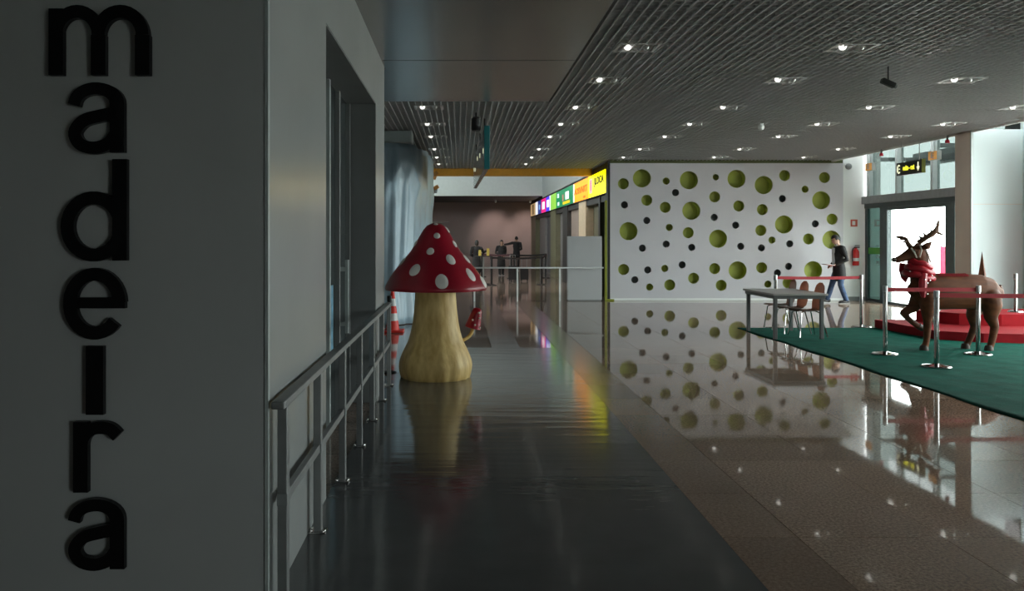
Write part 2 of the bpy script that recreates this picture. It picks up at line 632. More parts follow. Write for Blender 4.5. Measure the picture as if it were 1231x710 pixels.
def arc(cx, cy, rx, ry, a0, a1, n=14):
    return [(cx + rx * math.cos(math.radians(a0 + (a1 - a0) * i / n)),
             cy + ry * math.sin(math.radians(a0 + (a1 - a0) * i / n))) for i in range(n + 1)]


def spline(pts, n=6):
    """Catmull-Rom through 2-D or 3-D points"""
    P = [Vector(p) for p in pts]
    P = [P[0] * 2 - P[1]] + P + [P[-1] * 2 - P[-2]]
    out = []
    for i in range(1, len(P) - 2):
        for k in range(n):
            t = k / n
            a, b, c, d = P[i - 1], P[i], P[i + 1], P[i + 2]
            out.append(0.5 * ((2 * b) + (c - a) * t + (2 * a - 5 * b + 4 * c - d) * t * t + (3 * b - a - 3 * c + d) * t ** 3))
    out.append(P[-2])
    return [tuple(v) for v in out]


ORD = ['first', 'second', 'third', 'fourth', 'fifth', 'sixth', 'seventh', 'eighth', 'ninth', 'tenth', 'eleventh',
       'twelfth', 'thirteenth', 'fourteenth']

# ================================================================== STRUCTURE
ZC = 3.75            # lattice ceiling
ZP = 3.58            # smooth soffit by the left wall
WX = -0.85           # left wall plane
DX = 10.9            # entrance plane
WY = 22.3            # spotted wall plane

# ---- floor
fl = struct(MB().box((-8, -4.2, -0.2), (14.0, 47.6, -0.004)).build('floor', 'granite_far'))
T = 0.8
tile_me = None
border_me = None
for j in range(24):
    y0 = 3.0 + j * T
    for i in range(12):
        x0 = 1.87 + i * T
        w = min(T, 10.86 - x0)
        if w < T - 1e-6:
            continue
        if tile_me is None:
            t = MB().box((0.002, 0.002, -0.004), (T - 0.002, T - 0.002, 0.0)).build('floor_tile', 'granite', fl)
            tile_me = t.data
        else:
            t = bpy.data.objects.new('floor_tile', tile_me)
            COL.objects.link(t)
            t.parent = fl
        t.location = (x0, y0, random.uniform(-0.0004, 0.0004))
    if border_me is None:
        t = MB().box((0.002, 0.002, -0.004), (0.418, T - 0.002, -0.0005)).build('border_tile', 'border', fl)
        border_me = t.data
    else:
        t = bpy.data.objects.new('border_tile', border_me)
        COL.objects.link(t)
        t.parent = fl
    t.location = (1.45, y0, 0)
struct(MB().box((WX, -4.0, -0.004), (1.446, 12.6, 0.004)).build('floor_walkway', 'vinyl'))
struct(MB().box((0.48, 12.6, -0.004), (0.91, 24.5, 0.002)).build('floor_strip', 'vinyl'))

# ---- left column front with the lettering, and the left wall with its recess
struct(MB().box((-6.0, 3.68, -0.1), (WX - 0.006, 3.90, ZP + 0.4)).build('wall_left_front', 'column'))
struct(MB().box((WX - 0.012, 3.672, 0), (WX + 0.003, 3.705, ZP)).build('trim_1', 'framelight'))
wl = MB()
wl.box((-1.30, 3.71, 0), (WX, 5.28, ZP + 0.3))
wl.box((-1.30, 5.28, 3.02), (WX, 8.40, ZP + 0.3))
wl.box((-1.30, 8.40, 0), (WX, 9.34, ZP + 0.3))
struct(wl.build('wall_left', 'panel'))
# dark lining of the recess
lin = MB()
lin.box((-1.30, 8.392, 0), (WX - 0.004, 8.40, 3.02))
lin.box((-1.30, 5.28, 3.012), (WX - 0.004, 8.40, 3.02))
lin.box((-1.30, 5.28, 0), (WX - 0.004, 5.288, 3.02))
struct(lin.build('trim_2', 'jamb'))
gd = struct(MB().box((-1.16, 5.29, 0.0), (-1.14, 8.39, 3.01)).build('door_1', 'darkglass'))
for y in (5.33, 6.72, 7.05, 7.62, 8.33):
    MB().box((-1.14, y - 0.03, 0.02), (-1.10, y + 0.03, 3.0)).build('door_frame', 'framelight' if y == 7.05 else 'jamb', gd)
MB().box((-1.095, 7.92, 0.75), (-1.065, 7.98, 1.45)).box((-1.14, 7.93, 0.82), (-1.07, 7.97, 0.86)).box(
    (-1.14, 7.93, 1.34), (-1.07, 7.97, 1.38)).build('door_handle', 'framelight', gd)
tag(MB().box((-1.138, 7.09, 0.60), (-1.128, 7.40, 1.24)).build('poster', 'poster'),
    'small blue poster stuck low on the glass door in the left recess', 'poster')

# ---- soffit
so = struct(MB().box((WX, -4, ZP), (1.25, 11.68, ZC + 0.25)).box((-3.2, 9.5, ZP), (WX, 11.68, ZC + 0.25)).build('ceiling_soffit', 'soffit'))
struct(MB().box((1.25, -4, ZP - 0.004), (1.275, 11.70, ZC)).build('trim_3', 'blackmat'))
for y in (3.2, 6.1, 9.0):
    MB().box((WX + 0.01, y, ZP - 0.002), (1.24, y + 0.006, ZP)).build('soffit_joint', 'blackmat', so)

# ---- lattice ceiling
CX0, CX1, CY0, CY1 = -4.0, 9.95, 4.2, 25.0
ce = struct(MB().box((-8, -4.2, 4.25), (10.05, 25.1, 4.35)).build('ceiling', 'void'))
P = 0.1
sl = None
n = int((CX1 - CX0) / P)
for i in range(n + 1):
    x = CX0 + i * P
    ys = 11.72 if x < 1.28 else CY0
    key = 'short' if x < 1.28 else 'long'
    if sl is None:
        sl = {}
    if key not in sl:
        s = MB().box((-0.007, ys, 0), (0.007, CY1, 0.06)).build('ceiling_slat', 'lattice', ce)
        sl[key] = s.data
    else:
        s = bpy.data.objects.new('ceiling_slat', sl[key])
        COL.objects.link(s)
        s.parent = ce
    s.location = (x, 0, ZC)
cb = MB()
y = CY0
while y < CY1:
    x0 = 1.28 if y < 11.72 else CX0
    cb.box((x0, y - 0.006, ZC + 0.012), (CX1, y + 0.006, ZC + 0.056))
    y += P
cs = cb.build('ceiling_cross_slats', 'lattice', ce)
cs['kind'] = 'stuff'
struct(MB().box((CX1, 4.2, ZC - 0.03), (CX1 + 0.05, WY + 0.1, ZC + 0.45)).build('trim_4', 'white'))
struct(MB().box((-4.0, -4.2, ZC), (10.9, 4.2, ZC + 0.1)).build('ceiling_near', 'lattice'))

# ---- orange beam at the lattice's far end, high area behind it
struct(MB().box((-4.0, 25.0, 3.55), (3.98, 25.3, 4.4)).build('beam_trim', 'orange'))['kind'] = 'structure'
struct(MB().box((-4.2, 40.0, 3.72), (4.3, 40.3, 5.7)).build('wall_far_upper', 'paleupper'))
struct(MB().box((-4.2, 40.3, 3.72), (4.3, 47.2, 3.85)).build('ceiling_far', 'shopdark'))
struct(MB().box((-4.2, 47.0, -0.1), (6.5, 47.3, 3.9)).build('wall_far', 'pinkwall'))
struct(MB().box((-4.3, 25.3, 5.6), (4.3, 40.3, 5.75)).build('ceiling_high', 'white'))
struct(MB().box((3.96, 25.0, 3.62), (4.3, 40.0, 5.7)).build('wall_right_upper', 'greyupper'))
wlf = MB()
wlf.box((-4.3, 9.3, -0.1), (-4.0, 27.0, 5.7)).box((-4.3, 27.0, -0.1), (-4.0, 39.0, 4.0))
wlf.box((-4.3, 39.0, -0.1), (-4.0, 47.3, 5.7)).box((-4.3, 27.0, 5.4), (-4.0, 39.0, 5.7))
struct(wlf.build('wall_left_far', 'greyupper'))
w1 = struct(MB().box((-4.14, 27.0, 4.0), (-4.13, 39.0, 5.4)).build('window_1', 'glass'))
for k in range(5):
    MB().box((-4.2, 27.0 + k * 3 - 0.04, 4.0), (-4.05, 27.0 + k * 3 + 0.04, 5.4)).build('window_mullion', 'framelight', w1)
struct(MB().box((-4.0, 9.3, -0.1), (WX - 0.05, 9.5, ZC + 0.5)).build('wall_left_return', 'panel'))

# ---- shop fronts along the right side of the far hall
sw = MB()
sw.box((5.6, 22.7, 0), (5.75, 47.0, 3.7))
struct(sw.build('wall_right_shops', 'shopgrey'))
struct(MB().box((4.0, 22.5, 3.6), (5.8, 47.0, 3.72)).build('ceiling_shops', 'shopdark'))
struct(MB().box((4.05, 22.5, 2.70), (4.25, 47.0, 3.6)).build('wall_shop_fascia', 'shopdark'))
fronts = [(22.75, 23.9, 'green', 0.45), (23.9, 24.2, 'shopdark', 0.0), (24.2, 26.6, 'shopolive', 0.25),
          (26.6, 28.2, 'shopcream', 0.0), (28.2, 28.6, 'shopdark', 0.05), (28.6, 31.2, 'shoppink', 0.15),
          (31.2, 32.6, 'shopdark', 0.0), (32.6, 35.0, 'shopgrey', 0.2), (35.0, 37.0, 'shopolive', 0.0),
          (37.0, 40.2, 'shoppurple', 0.2), (40.2, 43.0, 'shopgrey', 0.1), (43.0, 44.2, 'green', 0.3),
          (44.2, 47.0, 'shopolive', 0.0)]
for k, (a, b, m_, d) in enumerate(fronts):
    struct(MB().box((4.02 + d, a, 0), (4.3 + d, b - 0.02, 2.9)).build('trim_%d' % (10 + k), m_))

# ---- spotted wall: a real perforated panel with cups behind it
HOLES = """193 128 41 G;110 152 25 G;302 140 16 G;344 192 16 D;404 136 41 G;525 123 14 G;618 130 41 G;520 211 25 G;
740 158 41 G;834 115 25 G;1013 124 25 G;926 177 16 G;824 219 16 D;998 226 41 G;115 247 16 D;215 226 25 G;298 258 25 G;
415 273 41 G;628 252 25 G;734 268 25 G;518 303 16 D;614 338 16 D;215 317 16 D;133 365 41 G;316 348 16 G;401 372 25 G;
535 399 41 G;727 361 25 G;831 335 41 G;972 332 16 D;1047 311 25 G;302 423 16 D;195 441 16 D;417 438 16 D;637 433 16 D;
730 440 16 D;777 405 16 G;857 422 16 D;941 400 25 G;1044 403 41 G;111 537 25 G;161 583 16 D;219 539 16 D;228 616 16 G;
296 532 16 G;374 516 16 D;318 606 25 G;425 576 25 G;520 533 25 G;549 608 25 G;623 541 41 G;731 529 25 G;852 523 16 D;
802 552 16 D;962 540 41 G;759 603 16 G;849 597 25 G"""
SX0, SX1, SZ0, SZ1 = 4.02, 10.26, 0.0, 3.68
holes = []
for h in HOLES.replace('\n', '').split(';'):
    cx, cy, r, k = h.split()
    px, py = 720 + float(cx) / 3.735, 180 + float(cy) / 3.735
    rr = {41: 0.243, 25: 0.148, 16: 0.096, 14: 0.085}[int(r)]
    holes.append(((px - 553) * WY / 1000, 1.65 - (py - 287) * WY / 1000, rr, k))
cu = bpy.data.curves.new('perforated', 'CURVE')
cu.dimensions = '2D'
cu.fill_mode = 'BOTH'
cu.extrude = 0.02


def poly(pts):
    s = cu.splines.new('POLY')
    s.points.add(len(pts) - 1)
    for p, q in zip(s.points, pts):
        p.co = (q[0], q[1], 0, 1)
    s.use_cyclic_u = True


poly([(SX0, SZ0), (SX1, SZ0), (SX1, SZ1), (SX0, SZ1)])
for (hx, hz, hr, k) in holes:
    poly(arc(hx, hz, hr, hr, 0, 350, 35))
co = bpy.data.objects.new('perf_tmp', cu)
COL.objects.link(co)
dg = bpy.context.evaluated_depsgraph_get()
dg.update()
pm = bpy.data.meshes.new_from_object(co.evaluated_get(dg))
bpy.data.objects.remove(co)
pm.materials.clear()
pm.materials.append(M['spotwall'])
pw = struct(bpy.data.objects.new('wall_back', pm), 'pale grey wall panel cut with round lime and charcoal recesses')
COL.objects.link(pw)
pw.location = (0, WY + 0.02, 0)
pw.rotation_euler = (PI / 2, 0, 0)
cup = {}
for (hx, hz, hr, k) in holes:
    key = (hr, k)
    if key not in cup:
        b = MB()
        d = 0.26 if hr > 0.2 else 0.20
        b.lathe([(hr * 1.012, 0.021), (hr * 1.012, -d), (0.0, -d)], 36)
        c = b.build('recess', 'green' if k == 'G' else 'darkhole', pw, smooth=30)
        cup[key] = c.data
    else:
        c = bpy.data.objects.new('recess', cup[key])
        COL.objects.link(c)
        c.parent = pw
    c.location = (hx, hz, -0.022)
    c['label'] = 'lime green round recess' if k == 'G' else 'charcoal round recess'
struct(MB().box((SX0, WY + 0.35, 0), (SX1 + 0.6, WY + 0.5, ZC + 0.4)).build('wall_back_core', 'darkhole'))
struct(MB().box((SX0 - 0.06, WY - 0.02, 0), (SX0 + 0.0, WY + 0.35, ZC - 0.02)).build('trim_5', 'blackmat'))
struct(MB().box((SX0, WY - 0.01, SZ1), (SX1, WY + 0.3, ZC + 0.02)).build('trim_6', 'olive'))  # strip filling the gap over the panel, its green glow painted on
struct(MB().box((SX0 + 0.0, WY - 0.012, 0.0), (SX1, WY + 0.0, 0.06)).build('baseboard_back', 'white'))
struct(MB().box((SX1, WY + 0.02, 0), (SX1 + 0.02, WY + 0.35, ZC)).build('trim_7', 'spotwall'))
# yellow-green end frame of the spotted wall
lf = thing('lime_frame', 'lime green post with a bent foot at the left end of the spotted wall', 'post', (3.9, WY - 0.06, 0))
MB().box((-0.03, -0.03, 0.0), (0.03, 0.03, 2.68), 0.006).build('post', 'limeframe', lf)
MB().box((-0.03, -0.035, 0.0), (0.22, 0.025, 0.04), 0.006).build('foot', 'limeframe', lf)

# ---- white wall bit beside the entrance, entrance, pier
struct(MB().box((SX1 + 0.02, WY + 0.05, 0), (11.3, WY + 0.3, 5.0)).build('wall_back_right', 'white'))
struct(MB().box((SX1 + 0.02, WY + 0.03, 0), (10.86, WY + 0.05, 0.1)).build('baseboard_back_right', 'jamb'))
hd = MB().box((DX - 0.12, 16.2, 2.58), (DX + 0.15, WY + 0.05, 2.78), 0.01)
struct(hd.build('trim_8', 'darksteel'))
struct(MB().box((DX - 0.06, 16.2, 2.46), (DX + 0.1, WY, 2.58)).build('trim_9', 'frame'))
dr = struct(MB().box((DX + 0.0, 18.62, 0.06), (DX + 0.012, 21.14, 2.44)).build('door_2', 'glass'))
for (a, b) in ((18.26, 18.62), (21.16, 21.52)):
    MB().box((DX - 0.04, a, 0.0), (DX + 0.08, b, 2.46)).build('door_post', 'frame', dr)
MB().box((DX - 0.03, 18.62, 0.0), (DX + 0.06, 21.16, 0.06)).build('door_sill', 'frame', dr)
MB().box((DX - 0.03, 18.62, 2.38), (DX + 0.06, 21.16, 2.46)).build('door_header', 'frame', dr)
w2 = struct(MB().box((DX, 21.52, 0.05), (DX + 0.012, 22.2, 2.46)).build('window_2', 'greenglass'))
MB().box((DX - 0.03, 21.52, 0), (DX + 0.05, 22.3, 0.07)).build('window_sill', 'frame', w2)
MB().box((DX - 0.03, 22.2, 0), (DX + 0.05, 22.33, 2.46)).build('window_post', 'frame', w2)
MB().box((DX - 0.006, 21.52, 1.25), (DX - 0.001, 22.2, 1.42)).build('window_stripe', glow('green_stripe', (0.12, 0.6, 0.08), 0.0), w2)
w3 = struct(MB().box((DX, 16.2, 0.05), (DX + 0.012, 18.26, 2.46)).build('window_3', 'glass'))
MB().box((DX - 0.03, 17.7, 0), (DX + 0.05, 17.8, 2.46)).build('window_post', 'frame', w3)
w4 = struct(MB().box((DX, 16.2, 2.78), (DX + 0.012, 22.3, 4.7)).build('window_4', 'tint'))
for y in (22.0, 20.6, 19.05, 17.5):
    MB().box((DX - 0.10, y - 0.05, 2.78), (DX + 0.06, y + 0.05, 4.7)).build('window_mullion', 'framelight', w4)
struct(MB().box((10.0, 15.6, 4.7), (11.3, 22.6, 4.8)).build('ceiling_slot', 'white'))
pr = MB().box((9.95, 16.2, 0), (10.95, 16.72, 3.78))
pier = struct(pr.build('wall_right_pier', 'beige'))
for (za, zb) in ((0.0, 2.32), (2.33, 3.78)):
    MB().box((9.985, 16.18, za), (10.945, 16.2, zb)).build('cladding_panel', 'cladding', pier)
MB().box((9.935, 16.165, 0), (9.975, 16.2, 3.78)).build('corner_bead', 'framelight', pier)
struct(MB().box((10.955, 16.0, 0), (11.2, 16.72, 4.8)).build('wall_right_return', 'cladding'))
# facade right of the frame, and the walls that close the hall
fw = struct(MB().box((DX, FAC_Y0, 0.2), (DX + 0.012, FAC_Y1, 3.8)).build('window_5', 'glass'))
for k in range(6):
    yy = FAC_Y0 + (FAC_Y1 - FAC_Y0) * k / 5
    MB().box((DX - 0.06, yy - 0.04, 0.0), (DX + 0.06, yy + 0.04, 3.8)).build('window_mullion', 'framelight', fw)
w6 = struct(MB().box((4.3, -4.31, 0.6), (6.7, -4.30, 2.6)).build('window_fill', 'glass'))  # unseen window, added behind the camera to light the column front
for x_ in (4.3, 5.5, 6.7):
    MB().box((x_ - 0.03, -4.36, 0.6), (x_ + 0.03, -4.25, 2.6)).build('window_mullion', 'framelight', w6)
wr = MB().box((DX, -4.2, 0), (DX + 0.2, FAC_Y0, 4.3))
wr.box((DX, FAC_Y0, 3.8), (DX + 0.2, 16.0, 4.8)).box((DX, FAC_Y0, 0), (DX + 0.2, FAC_Y1, 0.2))
wr.box((DX, FAC_Y1, 0), (DX + 0.2, 16.0, 4.8))
struct(wr.build('wall_right', 'white'))
struct(MB().box((9.95, 4.2, ZC + 0.3), (11.1, 15.7, ZC + 0.4)).build('ceiling_edge', 'white'))
wfr = MB().box((-8, -4.4, -0.1), (4.3, -4.2, 4.3)).box((6.7, -4.4, -0.1), (11.1, -4.2, 4.3))
wfr.box((4.3, -4.4, -0.1), (6.7, -4.2, 0.6)).box((4.3, -4.4, 2.6), (6.7, -4.2, 4.3))
struct(wfr.build('wall_front', 'jamb'))
struct(MB().box((-6.2, -4.2, -0.1), (-6.0, 3.9, 4.3)).build('wall_left_side', 'jamb'))
struct(MB().box((-6.2, -4.2, ZP), (WX, 3.9, ZP + 0.1)).build('ceiling_left', 'soffit'))
struct(MB().box((14.0, -40, -0.2), (60, 70, -0.02)).box((11.1, -40, -0.2), (14.0, 70, -0.02)).box((-40, -40, -0.2), (11.1, -4.4, -0.02)).build('ground_outside', 'concrete'))

struct(MB().box((12.3, 17.0, 3.62), (12.6, 22.6, 3.95)).build('beam_outside', 'jamb'))
for k, y_ in enumerate((17.2, 19.05, 22.45)):
    struct(MB().box((DX + 0.02, y_ - 0.04, 3.74), (12.3, y_ + 0.04, 3.84)).build('trim_%d' % (30 + k), 'jamb'))
# red objects standing outside the door, blown out by the daylight
for k, (x, y, h, lab) in enumerate(((13.55, 26.35, 1.6, 'red roadside panel seen through the left side of the glass door'),
                                    (14.12, 24.1, 1.45, 'red roadside panel seen through the right side of the glass door'))):
    t = thing('outdoor_banner', lab, 'banner', (x, y, -0.02))
    MB().box((-0.04, -0.3, 0.25), (0.04, 0.3, h)).build('panel', 'outred', t)
    MB().box((-0.05, -0.34, 0), (0.05, -0.28, h + 0.1)).build('post', 'white', t)
    MB().box((-0.05, 0.28, 0), (0.05, 0.34, h + 0.1)).build('post', 'white', t)

# ================================================================== LETTERING "madeira"
LY = 3.636
LS = LY / 1000.0


def letter(ch, strokes, label, w=17.5, stem=None):
    b = MB()
    for n_, st in enumerate(strokes):
        pts, ww = (st if isinstance(st, tuple) else (st, w))
        q = [((px - 553) * LS, 1.65 - (py - 287) * LS) for px, py in pts]
        b.ribbon(q, ww * LS if not isinstance(ww, list) else [k * LS for k in ww], LY - 0.0006 * n_, LY + 0.03 + 0.0006 * n_)
    xs = [v.co.x for v in b.bm.verts]
    zs = [v.co.z for v in b.bm.verts]
    o = thing('letter', label, 'letter', (sum((min(xs), max(xs))) / 2, 3.68, min(zs)), group='raised black letters')
    off = Vector(o.location)
    for v in b.bm.verts:
        v.co -= off
    pc = Vector(((min(xs) + max(xs)) / 2, LY, (min(zs) + max(zs)) / 2)) - off
    b.build('letter_face', 'black', o)
    sxx = (stem - 553) * LS - off.x
    for dz in (-0.06, 0.06):
        MB().bar((sxx, -0.014, pc.z + dz), (sxx, 0.0, pc.z + dz), 0.006).build('standoff', 'steel', o)
    return o


def A(y):   # y = top of the letter, in the photograph's pixels
    return [
        ([(88.5, y + 27)] + arc(115, y + 25, 25.5, 18, 192, 360, 14) + [(140.5, y + 84)], [14.5] * 10 + [15, 15.5, 16.5, 17, 17.5, 17.5, 17.5]),
        (spline([(140, y + 36), (120, y + 40), (100, y + 46), (89.5, y + 60), (96, y + 74), (113, y + 78.5), (130, y + 73), (140, y + 60)], 5), 15),
    ]


letter('m', [[(67, 90), (67, 10)], (arc(92.5, 42, 25.5, 28.5, 180, 360, 16), 15.5), [(118, 42), (118, 90)],
             (arc(144.5, 42, 26.5, 28.5, 180, 360, 16), 15.5), [(171, 42), (171, 90)]],
       'black raised letter m, topmost letter on the grey column', stem=118)
letter('a', A(99), 'black raised letter a below the m on the grey column', stem=140.5)
letter('d', [[(143.5, 191), (143.5, 313)], (arc(112.5, 272, 32, 34.5, 0, 360, 30), 15.5)],
       'black raised letter d on the grey column', stem=143.5)
letter('e', [([(84, 364), (150, 364)], 13), (arc(113.5, 365, 30, 35.5, -2, -322, 28), 15.5)],
       'black raised letter e on the grey column', stem=84)
letter('i', [([(113.5, 416), (113.5, 498.5)], 21)], 'black raised bar of the letter i, without a dot, on the grey column', stem=113.5)
letter('r', [[(96.5, 592), (96.5, 507)], (spline([(97, 548), (99, 528), (108, 517), (120, 514), (132, 516), (141, 524)], 6), 15)],
       'black raised letter r on the grey column', stem=96.5)
letter('a', A(600), 'black raised letter a, lowest letter on the grey column', stem=140.5)

# ================================================================== HANDRAIL by the left wall
hr = thing('handrail', 'grey metal handrail with two rails along the left wall', 'handrail', (-0.80, 3.77, 0))
ys = [0.0, 0.92, 1.90, 2.86, 3.80, 4.73, 5.60]
for k, dy in enumerate(ys):
    p = MB().box((-0.022, dy - 0.03, 0.0), (0.022, dy + 0.03, 0.90), 0.004).build('post', 'darksteel', hr)
    f = MB()
    f.box((-0.05, dy - 0.05, 0.002), (0.05, dy + 0.05, 0.012), 0.003)
    f.ball((-0.036, dy - 0.03, 0.016), 0.013, 8, 6).ball((0.036, dy - 0.03, 0.016), 0.013, 8, 6)
    f.build('foot_plate', 'chrome', hr, smooth=True)
MB().box((-0.03, -0.12, 0.90), (0.03, 5.66, 0.935), 0.006).build('top_rail', 'darksteel', hr)
MB().box((-0.016, 0.0, 0.455), (0.016, 5.60, 0.50), 0.004).build('middle_rail', 'darksteel', hr)
for dy in ys:
    MB().box((-0.024, dy - 0.033, 0.45), (0.024, dy + 0.033, 0.505), 0.003).build('rail_clamp', 'jamb', hr)

bp_ = thing('barrier_post', 'slim black barrier post between the handrail and the red mushroom', 'barrier', (-0.87, 10.25, 0))
MB().bar((0, 0, 0.02), (0, 0, 0.9), 0.02).build('pole', 'blackmat', bp_, smooth=True)
MB().lathe([(0, 0), (0.09, 0), (0.09, 0.012), (0.03, 0.03), (0, 0.03)], 20).build('base', 'blackmat', bp_, smooth=True)
MB().bar((0, 0, 0.88), (0, 0, 0.95), 0.028).build('head', 'blackmat', bp_, smooth=True)

# ================================================================== TRAFFIC CONE
cn = thing('traffic_cone', 'red and white traffic cone standing by the blue sheet', 'cone', (-1.20, 14.8, 0))
MB().box((-0.2, -0.2, 0), (0.2, 0.2, 0.035), 0.01).build('base', 'conered', cn)
zz = [0.035, 0.2, 0.33, 0.46, 0.59, 0.78]
rr_ = lambda z: 0.125 - 0.105 * z / 0.78
for k in range(5):
    a, b2 = zz[k], zz[k + 1]
    MB().lathe([(rr_(a), a), (rr_(b2), b2)] + ([(0.015, b2 + 0.01), (0, b2 + 0.01)] if k == 4 else []), 24).build(
        'cone_body' if k % 2 == 0 else 'reflective_band', 'conered' if k % 2 == 0 else 'conewhite', cn, smooth=True)

# ================================================================== BLUE SHEET and housing
path = spline([(-2.6, 16.05), (-2.0, 15.95), (-1.5, 15.9), (-1.12, 16.05), (-0.98, 16.6), (-0.94, 18.0), (-0.90, 19.5), (-0.86, 21.0), (-0.82, 22.6)], 9)
NP = len(path)
sb = bmesh.new()
NV = 26
grid = []
for i, (x, y) in enumerate(path):
    t = Vector(path[min(i + 1, NP - 1)]) - Vector(path[max(i - 1, 0)])
    nrm = Vector((t.y, -t.x)).normalized()
    top = 3.485 + 0.22 * min(1, max(0, (y - 16.9) / 2.6))
    col = []
    for k in range(NV + 1):
        v = k / NV
        z = top * (1 - v) + 0.01 * v
        w = 0.055 * math.sin(i * 0.62 + 0.6 * math.sin(v * 3)) * (0.35 + 0.65 * v) + 0.03 * math.sin(i * 1.37 + v * 2.1)
        # sagging swags below the top edge
        w += 0.10 * math.exp(-((v - 0.18 - 0.10 * math.cos(i * 0.35)) / 0.06) ** 2) * (1 if i < 34 else 0.4)
        flare = 0.12 * max(0, v - 0.8) / 0.2
        off = nrm * (w + flare * 0.6)
        lean = 0.10 * (1 - v) if y > 16.0 else 0.0
        col.append(sb.verts.new((x + off.x + lean, y + off.y, z)))
    grid.append(col)
for i in range(NP - 1):
    for k in range(NV):
        sb.faces.new((grid[i][k], grid[i + 1][k], grid[i + 1][k + 1], grid[i][k + 1]))
sme = bpy.data.meshes.new('plastic_sheet')
sb.to_mesh(sme)
sb.free()
for p in sme.polygons:
    p.use_smooth = True
sme.materials.append(M['sheet'])
sho = bpy.data.objects.new('plastic_sheet', sme)
COL.objects.link(sho)
sd = sho.modifiers.new('thick', 'SOLIDIFY')
sd.thickness = 0.008
tag(sho, 'pale blue plastic sheet hanging in folds behind the red mushroom', 'sheet')
du = thing('shutter_housing', 'grey box housing above the top of the blue sheet', 'housing', (-1.75, 16.0, 3.50))
MB().box((-0.8, -0.15, 0.0), (0.80, 0.5, 0.21), 0.01).build('casing', 'duct', du)
MB().box((0.80, -0.16, -0.01), (0.83, 0.51, 0.22), 0.006).build('end_plate', 'framelight', du)
for k, (x, z, w_, lab) in enumerate(((-0.80, 3.60, 0.0, 'upper orange and white tag at the far edge of the blue sheet'),
                                     (-0.72, 3.28, 0.4, 'middle orange tag at the far edge of the blue sheet'),
                                     (-0.70, 2.90, 0.9, 'lowest dark tag at the far edge of the blue sheet'))):
    t = thing('tag', lab, 'tag', (x, 22.66, z))
    R_ = Matrix.Rotation(0.6 - w_ * 0.5, 3, 'Y') @ Matrix.Rotation(0.4, 3, 'Z')
    MB().obox((0, 0, 0.07), (0.17, 0.02, 0.14), R_).build('card', 'tagorange' if k < 2 else 'jamb', t)
    MB().obox((0.05, -0.02, 0.15), (0.15, 0.02, 0.10), Matrix.Rotation(-0.5, 3, 'Y')).build('flap', 'paper' if k == 0 else 'tagorange', t)

# ================================================================== BIG MUSHROOM
MY = 9.94
K = MY / 1000
mu = thing('mushroom_sculpture', 'giant red cone-capped toadstool with white spots on a cream stalk', 'sculpture', ((523.5 - 553) * K, MY, 0))
capp = [(0, 268), (5, 268.6), (10, 271), (14.5, 276), (19, 283.4), (24.5, 293), (30, 302), (38.5, 312), (47, 322), (53, 330), (57.5, 337), (60.5, 343), (61.2, 346)]
capm = [(r * K, 1.65 - (y - 287) * K) for r, y in capp]


def capfn(a, z):
    return 1 + 0.008 * math.sin(3 * a + 1) + 0.006 * math.sin(7 * a + 2 * z)


b = MB()
b.lathe(capm + [(0.600, 1.045), (0.57, 1.042)], 64, fn=capfn)
b.build('cap', 'cap', mu, smooth=60)
MB().lathe([(0.575, 1.043), (0.40, 1.055), (0.20, 1.06), (0, 1.06)], 48).build('underside', 'gill', mu, smooth=True)
stp = [(24.3, 346), (24.8, 360), (26, 375), (28.5, 392), (32.5, 408), (38, 420), (42, 430), (43.5, 438), (42.8, 446), (41.5, 451), (40.5, 453.2)]
stm = [(r * K, max(0.0, 1.65 - (y - 287) * K)) for r, y in stp]
stf = spline([(r, z, 0) for r, z in stm], 4)


def stalkfn(a, z):
    low = max(0.0, min(1.0, (0.75 - z) / 0.6))
    return 1 + 0.035 * low * abs(math.sin(a * 8.5 + 0.6 * math.sin(3 * a))) - 0.02 * low + 0.01 * math.sin(5 * a + 3 * z)


MB().lathe([(r, z) for r, z, _ in stf] + [(0, stf[-1][1])], 96, fn=stalkfn).build('stalk', 'stalk', mu, smooth=50)


def cap_r(z):
    for (r0, z0), (r1, z1) in zip(capm, capm[1:]):
        if z1 <= z <= z0:
            return r0 + (r1 - r0) * (z0 - z) / max(1e-6, z0 - z1)
    return capm[-1][0]


